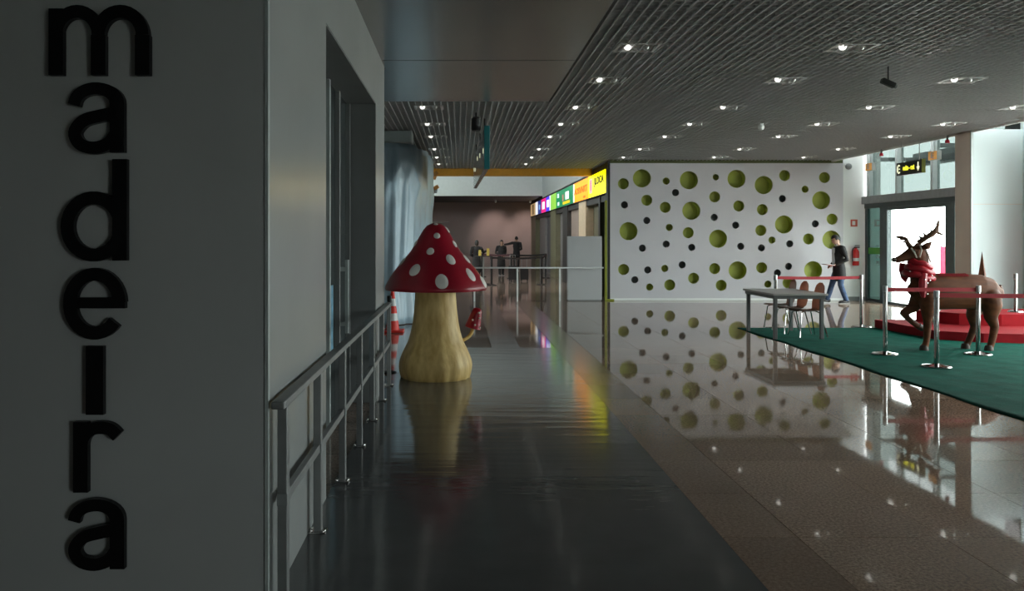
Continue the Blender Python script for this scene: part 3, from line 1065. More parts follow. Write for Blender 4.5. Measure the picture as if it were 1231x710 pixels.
CS = [(427, 72, 19, 10), (440, 183, 31, 24), (548, 127, 22, 26), (238, 255, 30, 26), (382, 327, 36, 28), (603, 260, 27, 28),
      (570, 402, 46, 40), (112, 430, 40, 38), (245, 495, 54, 46), (492, 595, 60, 57), (737, 402, 44, 36), (758, 542, 52, 52), (885, 617, 60, 50)]
for (cx, cy, rx, ry) in CS:
    px, py = 470 + cx / 7.89, 260 + cy / 7.89
    z = 1.65 - (py - 287) * K
    z = min(z, 1.835)
    R0 = cap_r(z)
    dx = (px - 523.5) * K
    s = max(-0.985, min(0.985, dx / max(R0, 1e-3)))
    phi = -PI / 2 + math.asin(s)          # facing the camera side
    rw = rx / 7.89 * K
    rh = ry / 7.89 * K * 1.15
    bm = bmesh.new()
    rings = []
    for q in range(4):
        f = (q) / 3.0
        ring = []
        for k in range(24 if q else 1):
            a = 2 * PI * k / 24
            zz2 = z + f * rh * math.sin(a)
            r2 = cap_r(zz2)
            ph = phi + f * min(rw, 0.08) * math.cos(a) / max(R0, 0.05)
            lift = 0.010 if q < 3 else 0.001
            rr3 = r2 * capfn(ph, zz2) + lift
            ring.append(bm.verts.new((rr3 * math.cos(ph), rr3 * math.sin(ph), zz2 + (lift * 0.5))))
        rings.append(ring)
    for k in range(24):
        bm.faces.new((rings[0][0], rings[1][k], rings[1][(k + 1) % 24]))
        for q in (1, 2):
            bm.faces.new((rings[q][k], rings[q + 1][k], rings[q + 1][(k + 1) % 24], rings[q][(k + 1) % 24]))
    bb = MB()
    bb.bm.free()
    bb.bm = bm
    bb.build('spot', 'spot', mu, smooth=60)
# little toadstool growing from the side of the stalk
sx = (569 - 523.5) * K
sm_ = MB().tube(spline([(0.33, 0.16, 0.42), (0.40, 0.20, 0.46), (0.44, 0.22, 0.52), (sx, 0.22, 0.60)], 5), 0.022, 10)
sm_.build('small_stalk', 'stalk', mu, smooth=True)
sc_ = MB().lathe([(0, 0.25), (0.03, 0.248), (0.055, 0.23), (0.066, 0.19), (0.075, 0.13), (0.088, 0.06), (0.100, 0.0), (0.09, -0.005), (0, 0.01)], 28)
sc_o = sc_.build('small_cap', 'cap', mu, smooth=60, loc=(sx - 0.005, 0.22, 0.565))
sc_o.rotation_euler = (0, 0.26, 0)
for (a, z) in ((-1.4, 0.05), (-0.6, 0.03), (-1.9, 0.1), (-0.9, 0.14), (-1.2, 0.2)):
    r = 0.1 - 0.2 * z + 0.004
    MB().ball((r * math.cos(a), r * math.sin(a), z), 0.013, 10, 6, scale=(1, 1, 1)).build('small_spot', 'spot', sc_o, smooth=True)

# ================================================================== GREEN CARPET, RED STEPS
gc = bmesh.new()
NX, NY = 60, 90
X0, X1, Y0, Y1 = 5.12, 9.9, 6.4, 15.4
gv = [[gc.verts.new((X0 + (X1 - X0) * i / NX + (0.02 * math.sin(j * 0.3) if i == 0 else 0), Y0 + (Y1 - Y0) * j / NY,
                     0.008 + (0.006 * max(0, math.sin(i * 0.9 + j * 0.35 + 2 * math.sin(j * 0.11))) ** 3 if 0 < i < NX and 0 < j < NY else 0.0)))
       for j in range(NY + 1)] for i in range(NX + 1)]
for i in range(NX):
    for j in range(NY):
        gc.faces.new((gv[i][j], gv[i + 1][j], gv[i + 1][j + 1], gv[i][j + 1]))
gme = bpy.data.meshes.new('green_carpet')
gc.to_mesh(gme)
gc.free()
for p in gme.polygons:
    p.use_smooth = True
gme.materials.append(M['carpet'])
go = bpy.data.objects.new('green_carpet', gme)
COL.objects.link(go)
sd = go.modifiers.new('thick', 'SOLIDIFY')
sd.thickness = 0.008
sd.offset = -1
tag(go, 'large green carpet laid on the polished floor under the reindeer', 'carpet')

st = thing('red_podium', 'stepped podium covered in red carpet behind the reindeer', 'podium', (9.2, 14.6, 0.008))
P1 = [(-1.50, 0.85), (-1.50, 0.0), (-1.42, -1.05), (-0.9, -1.42), (0.0, -1.60), (1.6, -1.60), (1.6, 0.85)]
P2 = [(-0.72, 0.80), (-0.92, 0.50), (-0.5, -0.10), (0.1, -0.32), (1.6, -0.32), (1.6, 0.80)]
MB().prism(P1, 0.0, 0.145).build('lower_step', 'red', st)
MB().prism(P2, 0.145, 0.345).build('upper_step', 'red', st)

# ================================================================== STANCHIONS WITH RED BELTS


def stanchion(x, y, label, h=0.98, z0=0.008, baser=0.175, group='chrome belt stanchions'):
    t = thing('stanchion', label, 'stanchion', (x, y, z0), group=group)
    MB().lathe([(0, 0), (baser, 0), (baser, 0.012), (baser * 0.93, 0.024), (0.06, 0.04), (0.03, 0.05), (0, 0.05)], 32).build('base', 'chrome', t, smooth=35)
    MB().bar((0, 0, 0.04), (0, 0, h - 0.09), 0.03, seg=20).build('pole', 'chrome', t, smooth=35)
    MB().lathe([(0, h - 0.09), (0.034, h - 0.09), (0.034, h - 0.004), (0.03, h), (0, h)], 20).build('head', 'steel', t, smooth=35)
    return t


def belt(post, p, q, sag=0.02, w=0.055, m='belt'):
    """belt pulled out of `post` from world point p to world point q"""
    o = Vector(post.location)
    p, q = Vector(p) - o, Vector(q) - o
    b = MB()
    n = 8
    for k in range(n):
        a = p.lerp(q, k / n)
        c = p.lerp(q, (k + 1) / n)
        a.z -= sag * 4 * (k / n) * (1 - k / n)
        c.z -= sag * 4 * ((k + 1) / n) * (1 - (k + 1) / n)
        b.flat(a, c, 0.004, w)
    return b.build('belt', m, post)


zb = 0.93
sA = stanchion(6.03, 11.8, 'chrome belt post on the green carpet in front of the reindeer head')
sB = stanchion(6.10, 10.65, 'chrome belt post nearest the camera, on the green carpet by the raised leg')
sC = stanchion(7.35, 11.8, 'chrome belt post on the carpet in front of the reindeer hind legs')
sD = stanchion(7.50, 15.55, 'chrome belt post at the far carpet edge, right of the walking man', z0=0.0)
sE = stanchion(5.86, 15.45, 'chrome belt post at the far carpet edge, behind the grey table', z0=0.0)
belt(sA, (6.06, 11.8, zb), (7.32, 11.8, zb), 0.0)
belt(sB, (6.13, 10.65, zb), (8.3, 10.7, zb), 0.012)
sG = stanchion(8.33, 10.7, 'chrome belt post at the right end of the nearest red belt')
belt(sE, (5.89, 15.45, zb), (7.47, 15.55, zb), 0.01)
sF = stanchion(10.45 - 0.6, 14.75, 'slim chrome belt post standing on the upper red step', h=0.68, z0=0.353, baser=0.12)

# ================================================================== REINDEER
DY = 12.35
KD = DY / 1000


def dp(px, py, dy=0.0):
    return ((px - 553) * KD, dy, 1.65 - (py - 287) * KD)


de = thing('reindeer_sculpture', 'carved brown reindeer with antlers and red bow, one foreleg raised', 'sculpture', (0, DY, 0.01))
de.location = (7.25, DY, 0.012)


def dq(px, py, dy=0.0):
    p = dp(px, py, dy)
    return (p[0] - 7.25, p[1], max(0.0, p[2] - 0.012))


def ch_(*pts):
    return [(dq(px, py, dy), r) for (px, py, dy, r) in pts]


deer_chains = [
    ch_((1097, 348, 0, (0.09, 0.10)), (1103, 347.5, 0, (0.15, 0.20)), (1113, 349.5, 0, (0.185, 0.262)), (1130, 350.5, 0, (0.20, 0.268)),
        (1146, 350.3, 0, (0.20, 0.262)), (1162, 350, 0, (0.20, 0.262)), (1178, 350.5, 0, (0.19, 0.255)), (1190, 352, 0, (0.165, 0.215)), (1198, 354, 0, (0.11, 0.13))),
    ch_((1110, 345, 0, (0.14, 0.185)), (1106.5, 331, 0, (0.115, 0.150)), (1107, 317, 0, (0.095, 0.118)), (1106, 306, 0, (0.085, 0.105)), (1103.5, 300, 0, (0.075, 0.085))),
    ch_((1106, 299.5, 0, (0.07, 0.075)), (1099, 302.5, 0, (0.088, 0.100)), (1091.5, 306.7, 0, (0.068, 0.080)), (1083.5, 310.3, 0, (0.050, 0.058)), (1078, 312.3, 0, (0.042, 0.046))),
    # standing foreleg
    ch_((1112, 358, -0.09, 0.13), (1111, 370, -0.10, 0.105), (1110.5, 384, -0.10, 0.062), (1110, 399, -0.10, 0.050), (1109, 410, -0.10, 0.044), (1106.8, 416, -0.10, 0.052)),
    # raised foreleg, folded at the knee
    ch_((1108, 360, 0.09, 0.12), (1102, 370, 0.10, 0.085), (1095, 374, 0.10, 0.060), (1090, 376.5, 0.10, 0.052)),
    ch_((1090, 376.5, 0.10, 0.052), (1094, 381.5, 0.10, 0.044), (1102, 388.5, 0.10, 0.040), (1109, 393, 0.10, 0.044)),
    # hind legs with hock
    ch_((1184, 356, -0.10, 0.16), (1187, 368, -0.11, 0.135), (1185.5, 381, -0.11, 0.088), (1190, 392, -0.11, 0.060), (1187.5, 405, -0.11, 0.050), (1185.5, 413, -0.11, 0.046), (1183.5, 417.5, -0.11, 0.052)),
    ch_((1178, 358, 0.10, 0.15), (1179, 369, 0.11, 0.125), (1174, 381, 0.11, 0.080), (1177, 393, 0.11, 0.056), (1172.5, 405, 0.11, 0.048), (1169, 412.5, 0.11, 0.046), (1166.5, 417, 0.11, 0.052)),
]
bd = blob('body', deer_chains, 'deer', de, voxel=0.013, smooth=5)
for (px, py, dy) in ((1106.3, 417.0, -0.10), (1183, 418.0, -0.11), (1166, 417.5, 0.11)):
    c = dq(px, py, dy)
    MB().lathe([(0, 0), (0.062, 0), (0.056, 0.05), (0.048, 0.075), (0, 0.075)], 16, c=(c[0], c[1], 0.0)).build('hoof', 'hoof', de, smooth=35)
c = dq(1112, 394.5, 0.10)
hf = MB().lathe([(0, -0.05), (0.05, -0.05), (0.044, 0.03), (0, 0.03)], 16).build('hoof', 'hoof', de, smooth=35, loc=c)
hf.rotation_euler = (0, 2.1, 0)
# tail, ears
MB().tube([dq(1199, 345), dq(1203, 350), dq(1206.5, 355.5)], [0.06, 0.045, 0.012], 10).build('tail', 'deer', de, smooth=True)
for s in (-1, 1):
    MB().tube([dq(1106, 297.5, s * 0.06), dq(1109.5, 295.5, s * 0.12), dq(1112.5, 290.5 + (s > 0), s * 0.16)], [0.035, 0.055, 0.008], 8).build('ear', 'deer', de, smooth=True)
for s in (-1, 1):
    p = dq(1095, 301, s * 0.088)
    MB().ball(p, 0.014, 10, 8).build('eye', 'hoof', de, smooth=True)
p = dq(1075.0, 312)
MB().ball(p, 0.036, 12, 8).build('nose', 'hoof', de, smooth=True)
# antlers
an = MB()
an.tube([dq(1102, 291.5, -0.05), dq(1107, 286, -0.12), dq(1113, 281, -0.17), dq(1117, 277, -0.18), dq(1119.5, 271, -0.17), dq(1122, 265, -0.15)],
        [0.040, 0.040, 0.042, 0.038, 0.022, 0.010], 8)
for (a, bb_) in (((1106, 287.5, -0.10), (1099.5, 282.5, -0.09)), ((1108, 285, -0.13), (1102.5, 278.5, -0.15)), ((1114, 280.5, -0.17), (1109.5, 274.5, -0.18)),
                 ((1117, 278, -0.18), (1114.5, 272, -0.22)), ((1117, 278.5, -0.18), (1126, 282.5, -0.2)), ((1117.5, 278, -0.18), (1122.5, 278, -0.13)),
                 ((1120, 269.5, -0.16), (1118.5, 266, -0.19))):
    an.tube([dq(*a), dq((a[0] + bb_[0]) / 2, (a[1] + bb_[1]) / 2 + 0.6, (a[2] + bb_[2]) / 2), dq(*bb_)], [0.024, 0.016, 0.005], 6)
an.build('antler', 'antler', de, smooth=True)
an = MB()
an.tube([dq(1098, 299, 0.05), dq(1095, 293, 0.08), dq(1094, 287, 0.12), dq(1090.5, 285.2, 0.16), dq(1085.5, 284.5, 0.2)], [0.040, 0.036, 0.030, 0.026, 0.016], 8)
for (a, bb_) in (((1094, 287.5, 0.12), (1085.7, 287.6, 0.10)), ((1094.3, 290, 0.10), (1086.5, 290.8, 0.04))):
    an.tube([dq(*a), dq((a[0] + bb_[0]) / 2, (a[1] + bb_[1]) / 2, (a[2] + bb_[2]) / 2), dq(*bb_)], [0.022, 0.016, 0.007], 6)
an.build('antler', 'antler', de, smooth=True)
# pale bridle straps
MB().tube([dq(1092, 298, -0.075), dq(1095, 303, -0.095), dq(1098, 309.5, -0.09)], 0.011, 6).build('bridle', 'strap', de, smooth=True)
MB().tube([dq(1102, 294, -0.085), dq(1103, 300, -0.11), dq(1101, 309, -0.105)], 0.011, 6).build('bridle', 'strap', de, smooth=True)
MB().tube([dq(1110, 299, -0.06), dq(1113, 307, -0.07), dq(1115, 315, -0.08)], 0.012, 6).build('mane_strap', 'strap', de, smooth=True)
# red scarf, bow loops and tinsel
sc1 = MB()
for (sx0, sy0, sr, tr) in ((1106.5, 318, 0.135, 0.045), (1105.5, 325, 0.165, 0.05), (1104.5, 332.5, 0.195, 0.045)):
    cc = dq(sx0, sy0)
    ring = []
    for k in range(25):
        a = 2 * PI * k / 24
        ring.append((cc[0] + sr * math.cos(a), sr * 0.86 * math.sin(a), cc[2] - 0.05 * math.cos(a) + 0.012 * math.sin(5 * a + sy0)))
    sc1.tube(ring, tr, 10)
sc1.build('scarf', 'satin', de, smooth=True)
for (pts, nm) in ((((1098, 318), (1088, 316), (1087, 324), (1090, 335), (1095, 340), (1100, 330)), 'bow_loop'),
                  (((1112, 318), (1120, 315), (1122.5, 318), (1122, 328), (1116, 330)), 'bow_loop')):
    lo = [dq(x, y, 0.13) for x, y in pts]
    hi = [dq(x, y, 0.16) for x, y in pts]
    bm = MB()
    l = [bm.bm.verts.new(v) for v in lo]
    h = [bm.bm.verts.new(v) for v in hi]
    bm.bm.faces.new(l)
    bm.bm.faces.new(h[::-1])
    for k in range(len(l)):
        bm.bm.faces.new((l[k], h[k], h[(k + 1) % len(l)], l[(k + 1) % len(l)]))
    bm.build(nm, 'satin', de)
MB().tube([dq(1103, 328, -0.17), dq(1101, 338, -0.19), dq(1100, 348, -0.20), dq(1101, 356, -0.20)], [0.05, 0.06, 0.055, 0.03], 8).build('scarf_end', 'satin', de, smooth=True)
for k, (px, py) in enumerate(((1101, 335), (1110, 330), (1104, 339), (1100, 351), (1104, 352), (1108, 336))):
    MB().ball(dq(px, py, -0.235 + 0.02 * (k % 2)), 0.014, 8, 6).build('ornament', 'tinsel', de, smooth=True)
# thin red cloth lying along the back
sad = bmesh.new()
rows = []
for px_, py_, hh in ((1124, 350.3, 0.270), (1132, 350.5, 0.270), (1142, 350.4, 0.266), (1152, 350.2, 0.265), (1160, 350.0, 0.265)):
    c_ = Vector(dq(px_, py_, 0))
    rows.append([sad.verts.new((c_.x, 0.205 * math.sin(math.radians(an_)), c_.z + (hh + 0.004) * math.cos(math.radians(an_)))) for an_ in range(-32, 33, 8)])
for A_, B_ in zip(rows, rows[1:]):
    for k in range(len(A_) - 1):
        sad.faces.new((A_[k], A_[k + 1], B_[k + 1], B_[k]))
bmesh.ops.solidify(sad, geom=sad.faces[:], thickness=0.012)
sb_ = MB()
sb_.bm.free()
sb_.bm = sad
sb_.build('saddle_cloth', 'red', de, smooth=True)

# brown spire and white ribbon on the podium
sp_ = thing('wooden_spire', 'tall narrow brown pyramid standing on the red podium behind the reindeer', 'ornament', (9.05, 14.25, 0.353))
MB().prism([(-0.13, -0.13), (0.13, -0.13), (0.13, 0.13), (-0.13, 0.13)], 0, 0.04).build('foot', 'deer', sp_)
MB().lathe([(0.17, 0.04), (0.0, 1.08)], 4).build('spire', 'deer', sp_)
sp_.location.y = 14.42
rb = thing('white_ribbon', 'white forked ribbon hanging behind the nearest belt post', 'ribbon', (7.68, 13.42, 0.153))
MB().tube([(-0.06, 0, 0.30), (0.0, -0.02, 0.36), (0.07, 0, 0.42), (0.13, 0.02, 0.44)], [0.03, 0.045, 0.05, 0.04], 6).build('upper_tail', 'conewhite', rb, smooth=True)
MB().tube([(-0.06, 0, 0.30), (-0.03, -0.02, 0.16), (0.02, 0, 0.0)], [0.03, 0.03, 0.035], 6).build('lower_tail', 'conewhite', rb, smooth=True)

# ================================================================== TABLE, CHAIRS, STOOL
tb = thing('table', 'long grey table at the tip of the green carpet', 'table', (5.54, 14.25, 0))
MB().box((-0.45, -0.72, 0.725), (0.45, 0.72, 0.758), 0.005).build('tabletop', 'tabletop', tb)
MB().box((-0.42, -0.69, 0.67), (0.42, 0.69, 0.725)).build('apron', 'tableleg', tb)
for sx_ in (-1, 1):
    for sy_ in (-1, 1):
        MB().box((sx_ * 0.38 - 0.028, sy_ * 0.63 - 0.028, 0.009), (sx_ * 0.38 + 0.028, sy_ * 0.63 + 0.028, 0.68), 0.004).build('leg', 'tableleg', tb)


def make_chair(label):
    """moulded plywood chair; local +x is the way it faces"""
    t = thing('chair', label, 'chair', group='plywood chairs beside the grey table')
    prof = spline([(0.22, 0.43), (0.16, 0.452), (0.0, 0.445), (-0.13, 0.44), (-0.19, 0.47), (-0.215, 0.56), (-0.235, 0.70), (-0.27, 0.90)], 5)
    n = len(prof)
    bm = bmesh.new()
    rows = []
    for i, (x, z) in enumerate(prof):
        u = i / (n - 1)
        if u < 0.5:
            w = 0.20 - 0.02 * abs(u - 0.2)
        else:
            k = (u - 0.5) / 0.5
            w = 0.125 + 0.075 * math.sin(PI * min(1, k * 1.0)) ** 0.8
            if k > 0.85:
                w = 0.165 * math.sqrt(max(0.05, 1 - ((k - 0.85) / 0.16) ** 2))
        rows.append([bm.verts.new((x + 0.02 * abs(q) ** 2, q * w, z)) for q in (-1, -0.5, 0, 0.5, 1)])
    for i in range(n - 1):
        for k in range(4):
            bm.faces.new((rows[i][k], rows[i][k + 1], rows[i + 1][k + 1], rows[i + 1][k]))
    split = n // 2
    fs = bmesh.ops.solidify(bm, geom=bm.faces[:], thickness=0.012)
    b = MB()
    b.bm.free()
    b.bm = bm
    b.build('shell', 'ply', t, smooth=45)
    for sy in (-1, 1):
        MB().tube([(0.10, sy * 0.10, 0.43), (0.17, sy * 0.17, 0.40), (0.22, sy * 0.22, 0.0)], 0.011, 8).build('leg', 'chrome', t, smooth=True)
        MB().tube([(-0.10, sy * 0.10, 0.43), (-0.16, sy * 0.17, 0.40), (-0.25, sy * 0.22, 0.0)], 0.011, 8).build('leg', 'chrome', t, smooth=True)
    MB().box((-0.10, -0.11, 0.424), (0.10, 0.11, 0.438)).build('seat_bracket', 'tableleg', t)
    return t


ch = make_chair('nearest brown plywood chair with chrome legs beside the grey table')
ch.location = (5.84, 14.02, 0.012)
ch.rotation_euler = (0, 0, PI + 0.06)
for (x, y, rz, lab) in ((5.80, 14.56, PI + 0.04, 'middle brown plywood chair of three beside the grey table'),
                        (5.85, 15.2, PI - 0.03, 'farthest brown plywood chair of three beside the grey table')):
    c = copy_obj(ch)
    c['label'] = lab
    c.location = (x, y, 0.012)
    c.rotation_euler = (0, 0, rz)

# ================================================================== PEOPLE


def head_mesh(c, yaw_f, tilt, s=1.0):
    """head with brow, nose, jaw, ears; c = centre; forward = local +x turned by yaw_f"""
    R = Matrix.Rotation(yaw_f, 4, 'Z') @ Matrix.Rotation(tilt, 4, 'Y')

    def fn(bm):
        r = bmesh.ops.create_uvsphere(bm, u_segments=20, v_segments=14, radius=1)
        for v in r['verts']:
            x, y, z = v.co
            wz = 0.078 if z > -0.1 else 0.078 - 0.028 * (-(z + 0.1))
            xx = x * (0.098 if z > -0.2 else 0.092)
            if x > 0 and z < -0.3:
                xx += 0.012
            if x > 0.6 and -0.35 < z < 0.15 and abs(y) < 0.28:
                xx += 0.022 * (1 - abs(y) / 0.28)                   # nose
            if x > 0.7 and 0.1 < z < 0.3 and 0.2 < abs(y) < 0.6:
                xx -= 0.006                                        # eye sockets
            if x > 0.7 and -0.62 < z < -0.45:
                xx -= 0.004                                        # mouth line
            v.co = (xx * s, y * wz * s, z * 0.122 * s)
        vs = list(r['verts'])
        for sg in (-1, 1):
            q = bmesh.ops.create_uvsphere(bm, u_segments=8, v_segments=6, radius=1,
                                          matrix=Matrix.Translation((-0.005 * s, sg * 0.078 * s, -0.005 * s)) @ Matrix.Diagonal((0.02 * s, 0.008 * s, 0.032 * s, 1)))
            vs += q['verts']
        bmesh.ops.transform(bm, matrix=Matrix.Translation(c) @ R, verts=vs)
    return fn, R


def fingers(wrist, hand_dir, up, side, s=1.0, curl=0.5):
    """five separate fingers as tapered bent tubes rooted in the palm"""
    d = Vector(hand_dir).normalized()
    u = Vector(up).normalized()
    lat = d.cross(u).normalized()
    w = Vector(wrist)

    def fn(bm):
        b = MB()
        b.bm.free()
        b.bm = bm
        for k, L in enumerate((0.066, 0.075, 0.070, 0.055)):
            base = w + d * 0.075 * s + lat * (k - 1.5) * 0.019 * s
            m1 = base + (d * math.cos(curl) - u * math.sin(curl)) * L * 0.5 * s
            m2 = m1 + (d * math.cos(curl * 2) - u * math.sin(curl * 2)) * L * 0.5 * s
            b.tube([base - d * 0.02 * s, base, m1, m2], [0.009 * s, 0.009 * s, 0.008 * s, 0.006 * s], 6)
        tb_ = w + d * 0.025 * s + lat * side * 0.03 * s
        b.tube([tb_ - lat * side * 0.015 * s, tb_ + (d * 0.5 + lat * side * 0.8) * 0.03 * s, tb_ + (d * 1.2 + lat * side * 0.7) * 0.045 * s], [0.012 * s, 0.010 * s, 0.007 * s], 6)
    return fn


def person(label, loc, yaw, J, jacket, legs_m, hair='short', coat_len=0.78, skirt=False, head_tilt=0.3, head_yaw=0.0, shirt=True, scale=1.0, shoe_m='shoe'):
    """J: joints as (forward, side, up). yaw turns local +x (forward) in the world."""
    t = thing('person', label, 'person', loc, yaw)
    t.scale = (scale, scale, scale)
    v = lambda k: Vector(J[k])
    pel, wai, che, nba, nec = v('pelvis'), v('waist'), v('chest'), v('neckbase'), v('neck')
    vx = 0.013 if shirt else 0.018
    ch = [[(pel - Vector((0, 0, 0.05)), (0.13, 0.10)), (pel, (0.14, 0.105)), (wai, (0.125, 0.09)), (che, (0.155, 0.105)), (nba - Vector((0, 0, 0.02)), (0.12, 0.075))],
          [(nba - Vector((0, 0, 0.04)), 0.07), (nba.lerp(nec, 0.6), 0.056), (nec, 0.054), (v('skull'), 0.055)]]
    jc = [[(Vector((pel.x - 0.01, 0, coat_len)), (0.19, 0.15)), (pel - Vector((0, 0, 0.06)), (0.185, 0.15)), (wai, (0.158, 0.118)), (che, (0.188, 0.132)), (nba - Vector((0, 0, 0.03)), (0.15, 0.098)),
           (nba + Vector((0.0, 0, 0.015)), (0.085, 0.075))]]
    if skirt:
        jc[0] = [(Vector((pel.x - 0.01, 0, coat_len - 0.27)), (0.215, 0.175)), (Vector((pel.x - 0.01, 0, coat_len)), (0.20, 0.155))] + jc[0][1:]
    tr = [[(pel - Vector((0, 0, 0.10)), (0.15, 0.115)), (pel + Vector((0, 0, 0.06)), (0.145, 0.110))]]
    ex = []
    for s, L in ((-1, 'l'), (1, 'r')):
        sh, el, wr_ = v('sh_' + L), v('el_' + L), v('wr_' + L)
        hd_ = (wr_ - el).normalized()
        inner = sh.lerp(nba, 0.55)
        ch.append([(inner, 0.06), (sh, 0.062), (sh.lerp(el, 0.5), 0.050), (el, 0.041), (el.lerp(wr_, 0.4), 0.040), (wr_, 0.028)])
        ch.append([(wr_ - hd_ * 0.02, (0.026, 0.022)), (wr_ + hd_ * 0.04, (0.040, 0.019)), (wr_ + hd_ * 0.075, (0.038, 0.017))])
        jc.append([(inner, 0.08), (sh, 0.080), (sh.lerp(el, 0.5), 0.068), (el, 0.059), (el.lerp(wr_, 0.92), 0.046)])
        ex.append(fingers(wr_, hd_, (0, 0, 1) if abs(hd_.z) < 0.8 else (1, 0, 0), s, curl=0.45))
        hp, kn, an_ = v('hip_' + L), v('kn_' + L), v('an_' + L)
        ch.append([(hp, 0.085), (kn, 0.056), (kn.lerp(an_, 0.35), 0.052), (an_, 0.038)])
        tr.append([(hp.lerp(kn, 0.12), 0.086), (hp.lerp(kn, 0.5), 0.084), (kn, 0.070), (kn.lerp(an_, 0.5), 0.066), (an_ + Vector((0, 0, 0.01)), 0.060)])
    c = J['head']
    hf_, R = head_mesh(c, head_yaw, head_tilt)
    ex.append(hf_)
    blob('body', ch, 'skin', t, vx, 3, ex)
    blob('jacket', jc, jacket, t, vx, 2)
    blob('trousers', tr, legs_m, t, vx, 2)
    if shirt:
        fx = J['chest'][0] + 0.132
        MB().obox((fx - 0.012, 0, (J['chest'][2] + J['waist'][2]) / 2 + 0.03), (0.05, 0.10, 0.44), Matrix.Rotation(0.02, 3, 'Y'), 0.015).build('shirt', 'shirt', t)
        MB().tube([(J['neck'][0] + 0.045, -0.045, J['neck'][2] - 0.01), (J['neck'][0] + 0.06, 0, J['neck'][2] - 0.04), (J['neck'][0] + 0.045, 0.045, J['neck'][2] - 0.01)], 0.018, 6).build('collar', 'shirt', t, smooth=True)
    for L in 'lr':
        a = Vector(J['an_' + L])
        tilt = J.get('ft_' + L, 0.0)
        Rf = Matrix.Rotation(tilt, 3, 'Y')
        sh_ = MB()
        o_ = Vector((0.065, 0, -0.045))
        sh_.ball(a + Rf @ o_, 1.0, 14, 8, scale=(0.142, 0.05, 0.048), rot=Rf)
        sh_.ball(a + Rf @ Vector((-0.03, 0, -0.025)), 1.0, 10, 8, scale=(0.06, 0.046, 0.06), rot=Rf)
        for v in sh_.bm.verts:
            lv = Rf.inverted() @ (v.co - a)
            if lv.z < -0.075:
                lv.z = -0.075
                v.co = a + Rf @ lv
        so_ = sh_.build('shoe', shoe_m, t, smooth=50)
        MB().obox(a + Rf @ Vector((0.06, 0, -0.078)), (0.27, 0.085, 0.014), Rf, 0.004).build('sole', 'sole' if shoe_m == 'shoe' else shoe_m, so_)
    # hair
    bm = bmesh.new()
    r = bmesh.ops.create_uvsphere(bm, u_segments=18, v_segments=12, radius=1)
    dead = [v for v in r['verts'] if (v.co.x > 0.52 and v.co.z < 0.45) or (v.co.z < (-0.25 if hair == 'short' else -0.75) and v.co.x > -0.3) or v.co.z < (-0.55 if hair == 'short' else -0.9)]
    bmesh.ops.delete(bm, geom=dead, context='VERTS')
    for v in bm.verts:
        l = 1.0 + (0.35 if hair == 'long' and v.co.z < 0 and v.co.x < 0.2 else 0)
        v.co = (v.co.x * 0.110 - 0.006, v.co.y * 0.090, v.co.z * 0.134 * l + 0.006)
    bmesh.ops.solidify(bm, geom=bm.faces[:], thickness=0.012)
    bmesh.ops.transform(bm, matrix=Matrix.Translation(c) @ R, verts=bm.verts)
    hb = MB()
    hb.bm.free()
    hb.bm = bm
    hb.build('hair', 'hair', t, smooth=60)
    # eyes and brows
    for s in (-1, 1):
        pz = Matrix.Translation(c) @ R @ Vector((0.086, s * 0.030, 0.022))
        MB().ball(pz, 0.009, 8, 6).build('eye', 'hair', t, smooth=True)
    return t


J = {'pelvis': (0.0, 0, 0.93), 'waist': (0.01, 0, 1.08), 'chest': (0.02, 0, 1.27), 'neckbase': (0.0, 0, 1.43), 'neck': (0.03, 0, 1.51),
     'skull': (0.07, 0, 1.58), 'head': (0.085, 0, 1.625),
     'sh_l': (0.0, -0.19, 1.41), 'sh_r': (0.0, 0.19, 1.41), 'el_l': (-0.12, -0.25, 1.12), 'el_r': (-0.09, 0.25, 1.13),
     'wr_l': (0.13, -0.14, 0.99), 'wr_r': (0.14, 0.12, 1.01),
     'hip_l': (0.01, -0.09, 0.88), 'hip_r': (-0.01, 0.09, 0.88), 'kn_l': (0.14, -0.09, 0.49), 'kn_r': (0.0, 0.09, 0.48),
     'an_l': (0.26, -0.09, 0.105), 'an_r': (-0.14, 0.09, 0.095), 'ft_l': -0.12, 'ft_r': 0.06}
man = person('man in black blazer, white shirt and jeans walking left, reading papers', (9.66, 21.2, 0.0), PI, J, 'blazer', 'jeans', head_tilt=0.45, coat_len=0.68)
pp = thing('papers', 'open sheaf of papers held by the walking man', 'papers', (9.66 - 0.27, 21.2, 0.985), PI)
MB().obox((0, 0.0, 0.012), (0.20, 0.30, 0.012), Matrix.Rotation(-0.15, 3, 'Y')).build('sheets', 'paper', pp)
MB().obox((0.0, 0.0, 0.0), (0.21, 0.31, 0.008), Matrix.Rotation(-0.15, 3, 'Y')).build('cover', 'satin', pp)

J2 = dict(J)
J2.update({'kn_l': (0.02, -0.09, 0.48), 'kn_r': (0.02, 0.09, 0.48), 'an_l': (0.0, -0.08, 0.09), 'an_r': (0.0, 0.08, 0.09), 'ft_l': 0, 'ft_r': 0,
           'wr_l': (0.22, -0.10, 1.02), 'wr_r': (0.20, 0.10, 1.0), 'head': (0.06, 0, 1.63), 'skull': (0.05, 0, 1.58)})
person('woman in a knee-length dark coat standing behind the black belts', (1.86, 37.5, 0), -PI / 2 + 0.2, J2, 'coat', 'coat', hair='long', skirt=True, coat_len=0.72, shirt=False, scale=0.91)
J3 = dict(J2)
J3.update({'sh_r': (0.0, 0.20, 1.43), 'el_r': (0.05, 0.46, 1.36), 'wr_r': (0.18, 0.62, 1.34)})
person('man in dark clothes reaching out an arm by the mauve back wall', (2.92, 43.0, 0), PI / 2, J3, 'coat', 'coat', shirt=False, scale=1.01)
J4 = dict(J2)
J4.update({'el_l': (0.18, -0.28, 1.22), 'wr_l': (0.32, -0.44, 1.30)})
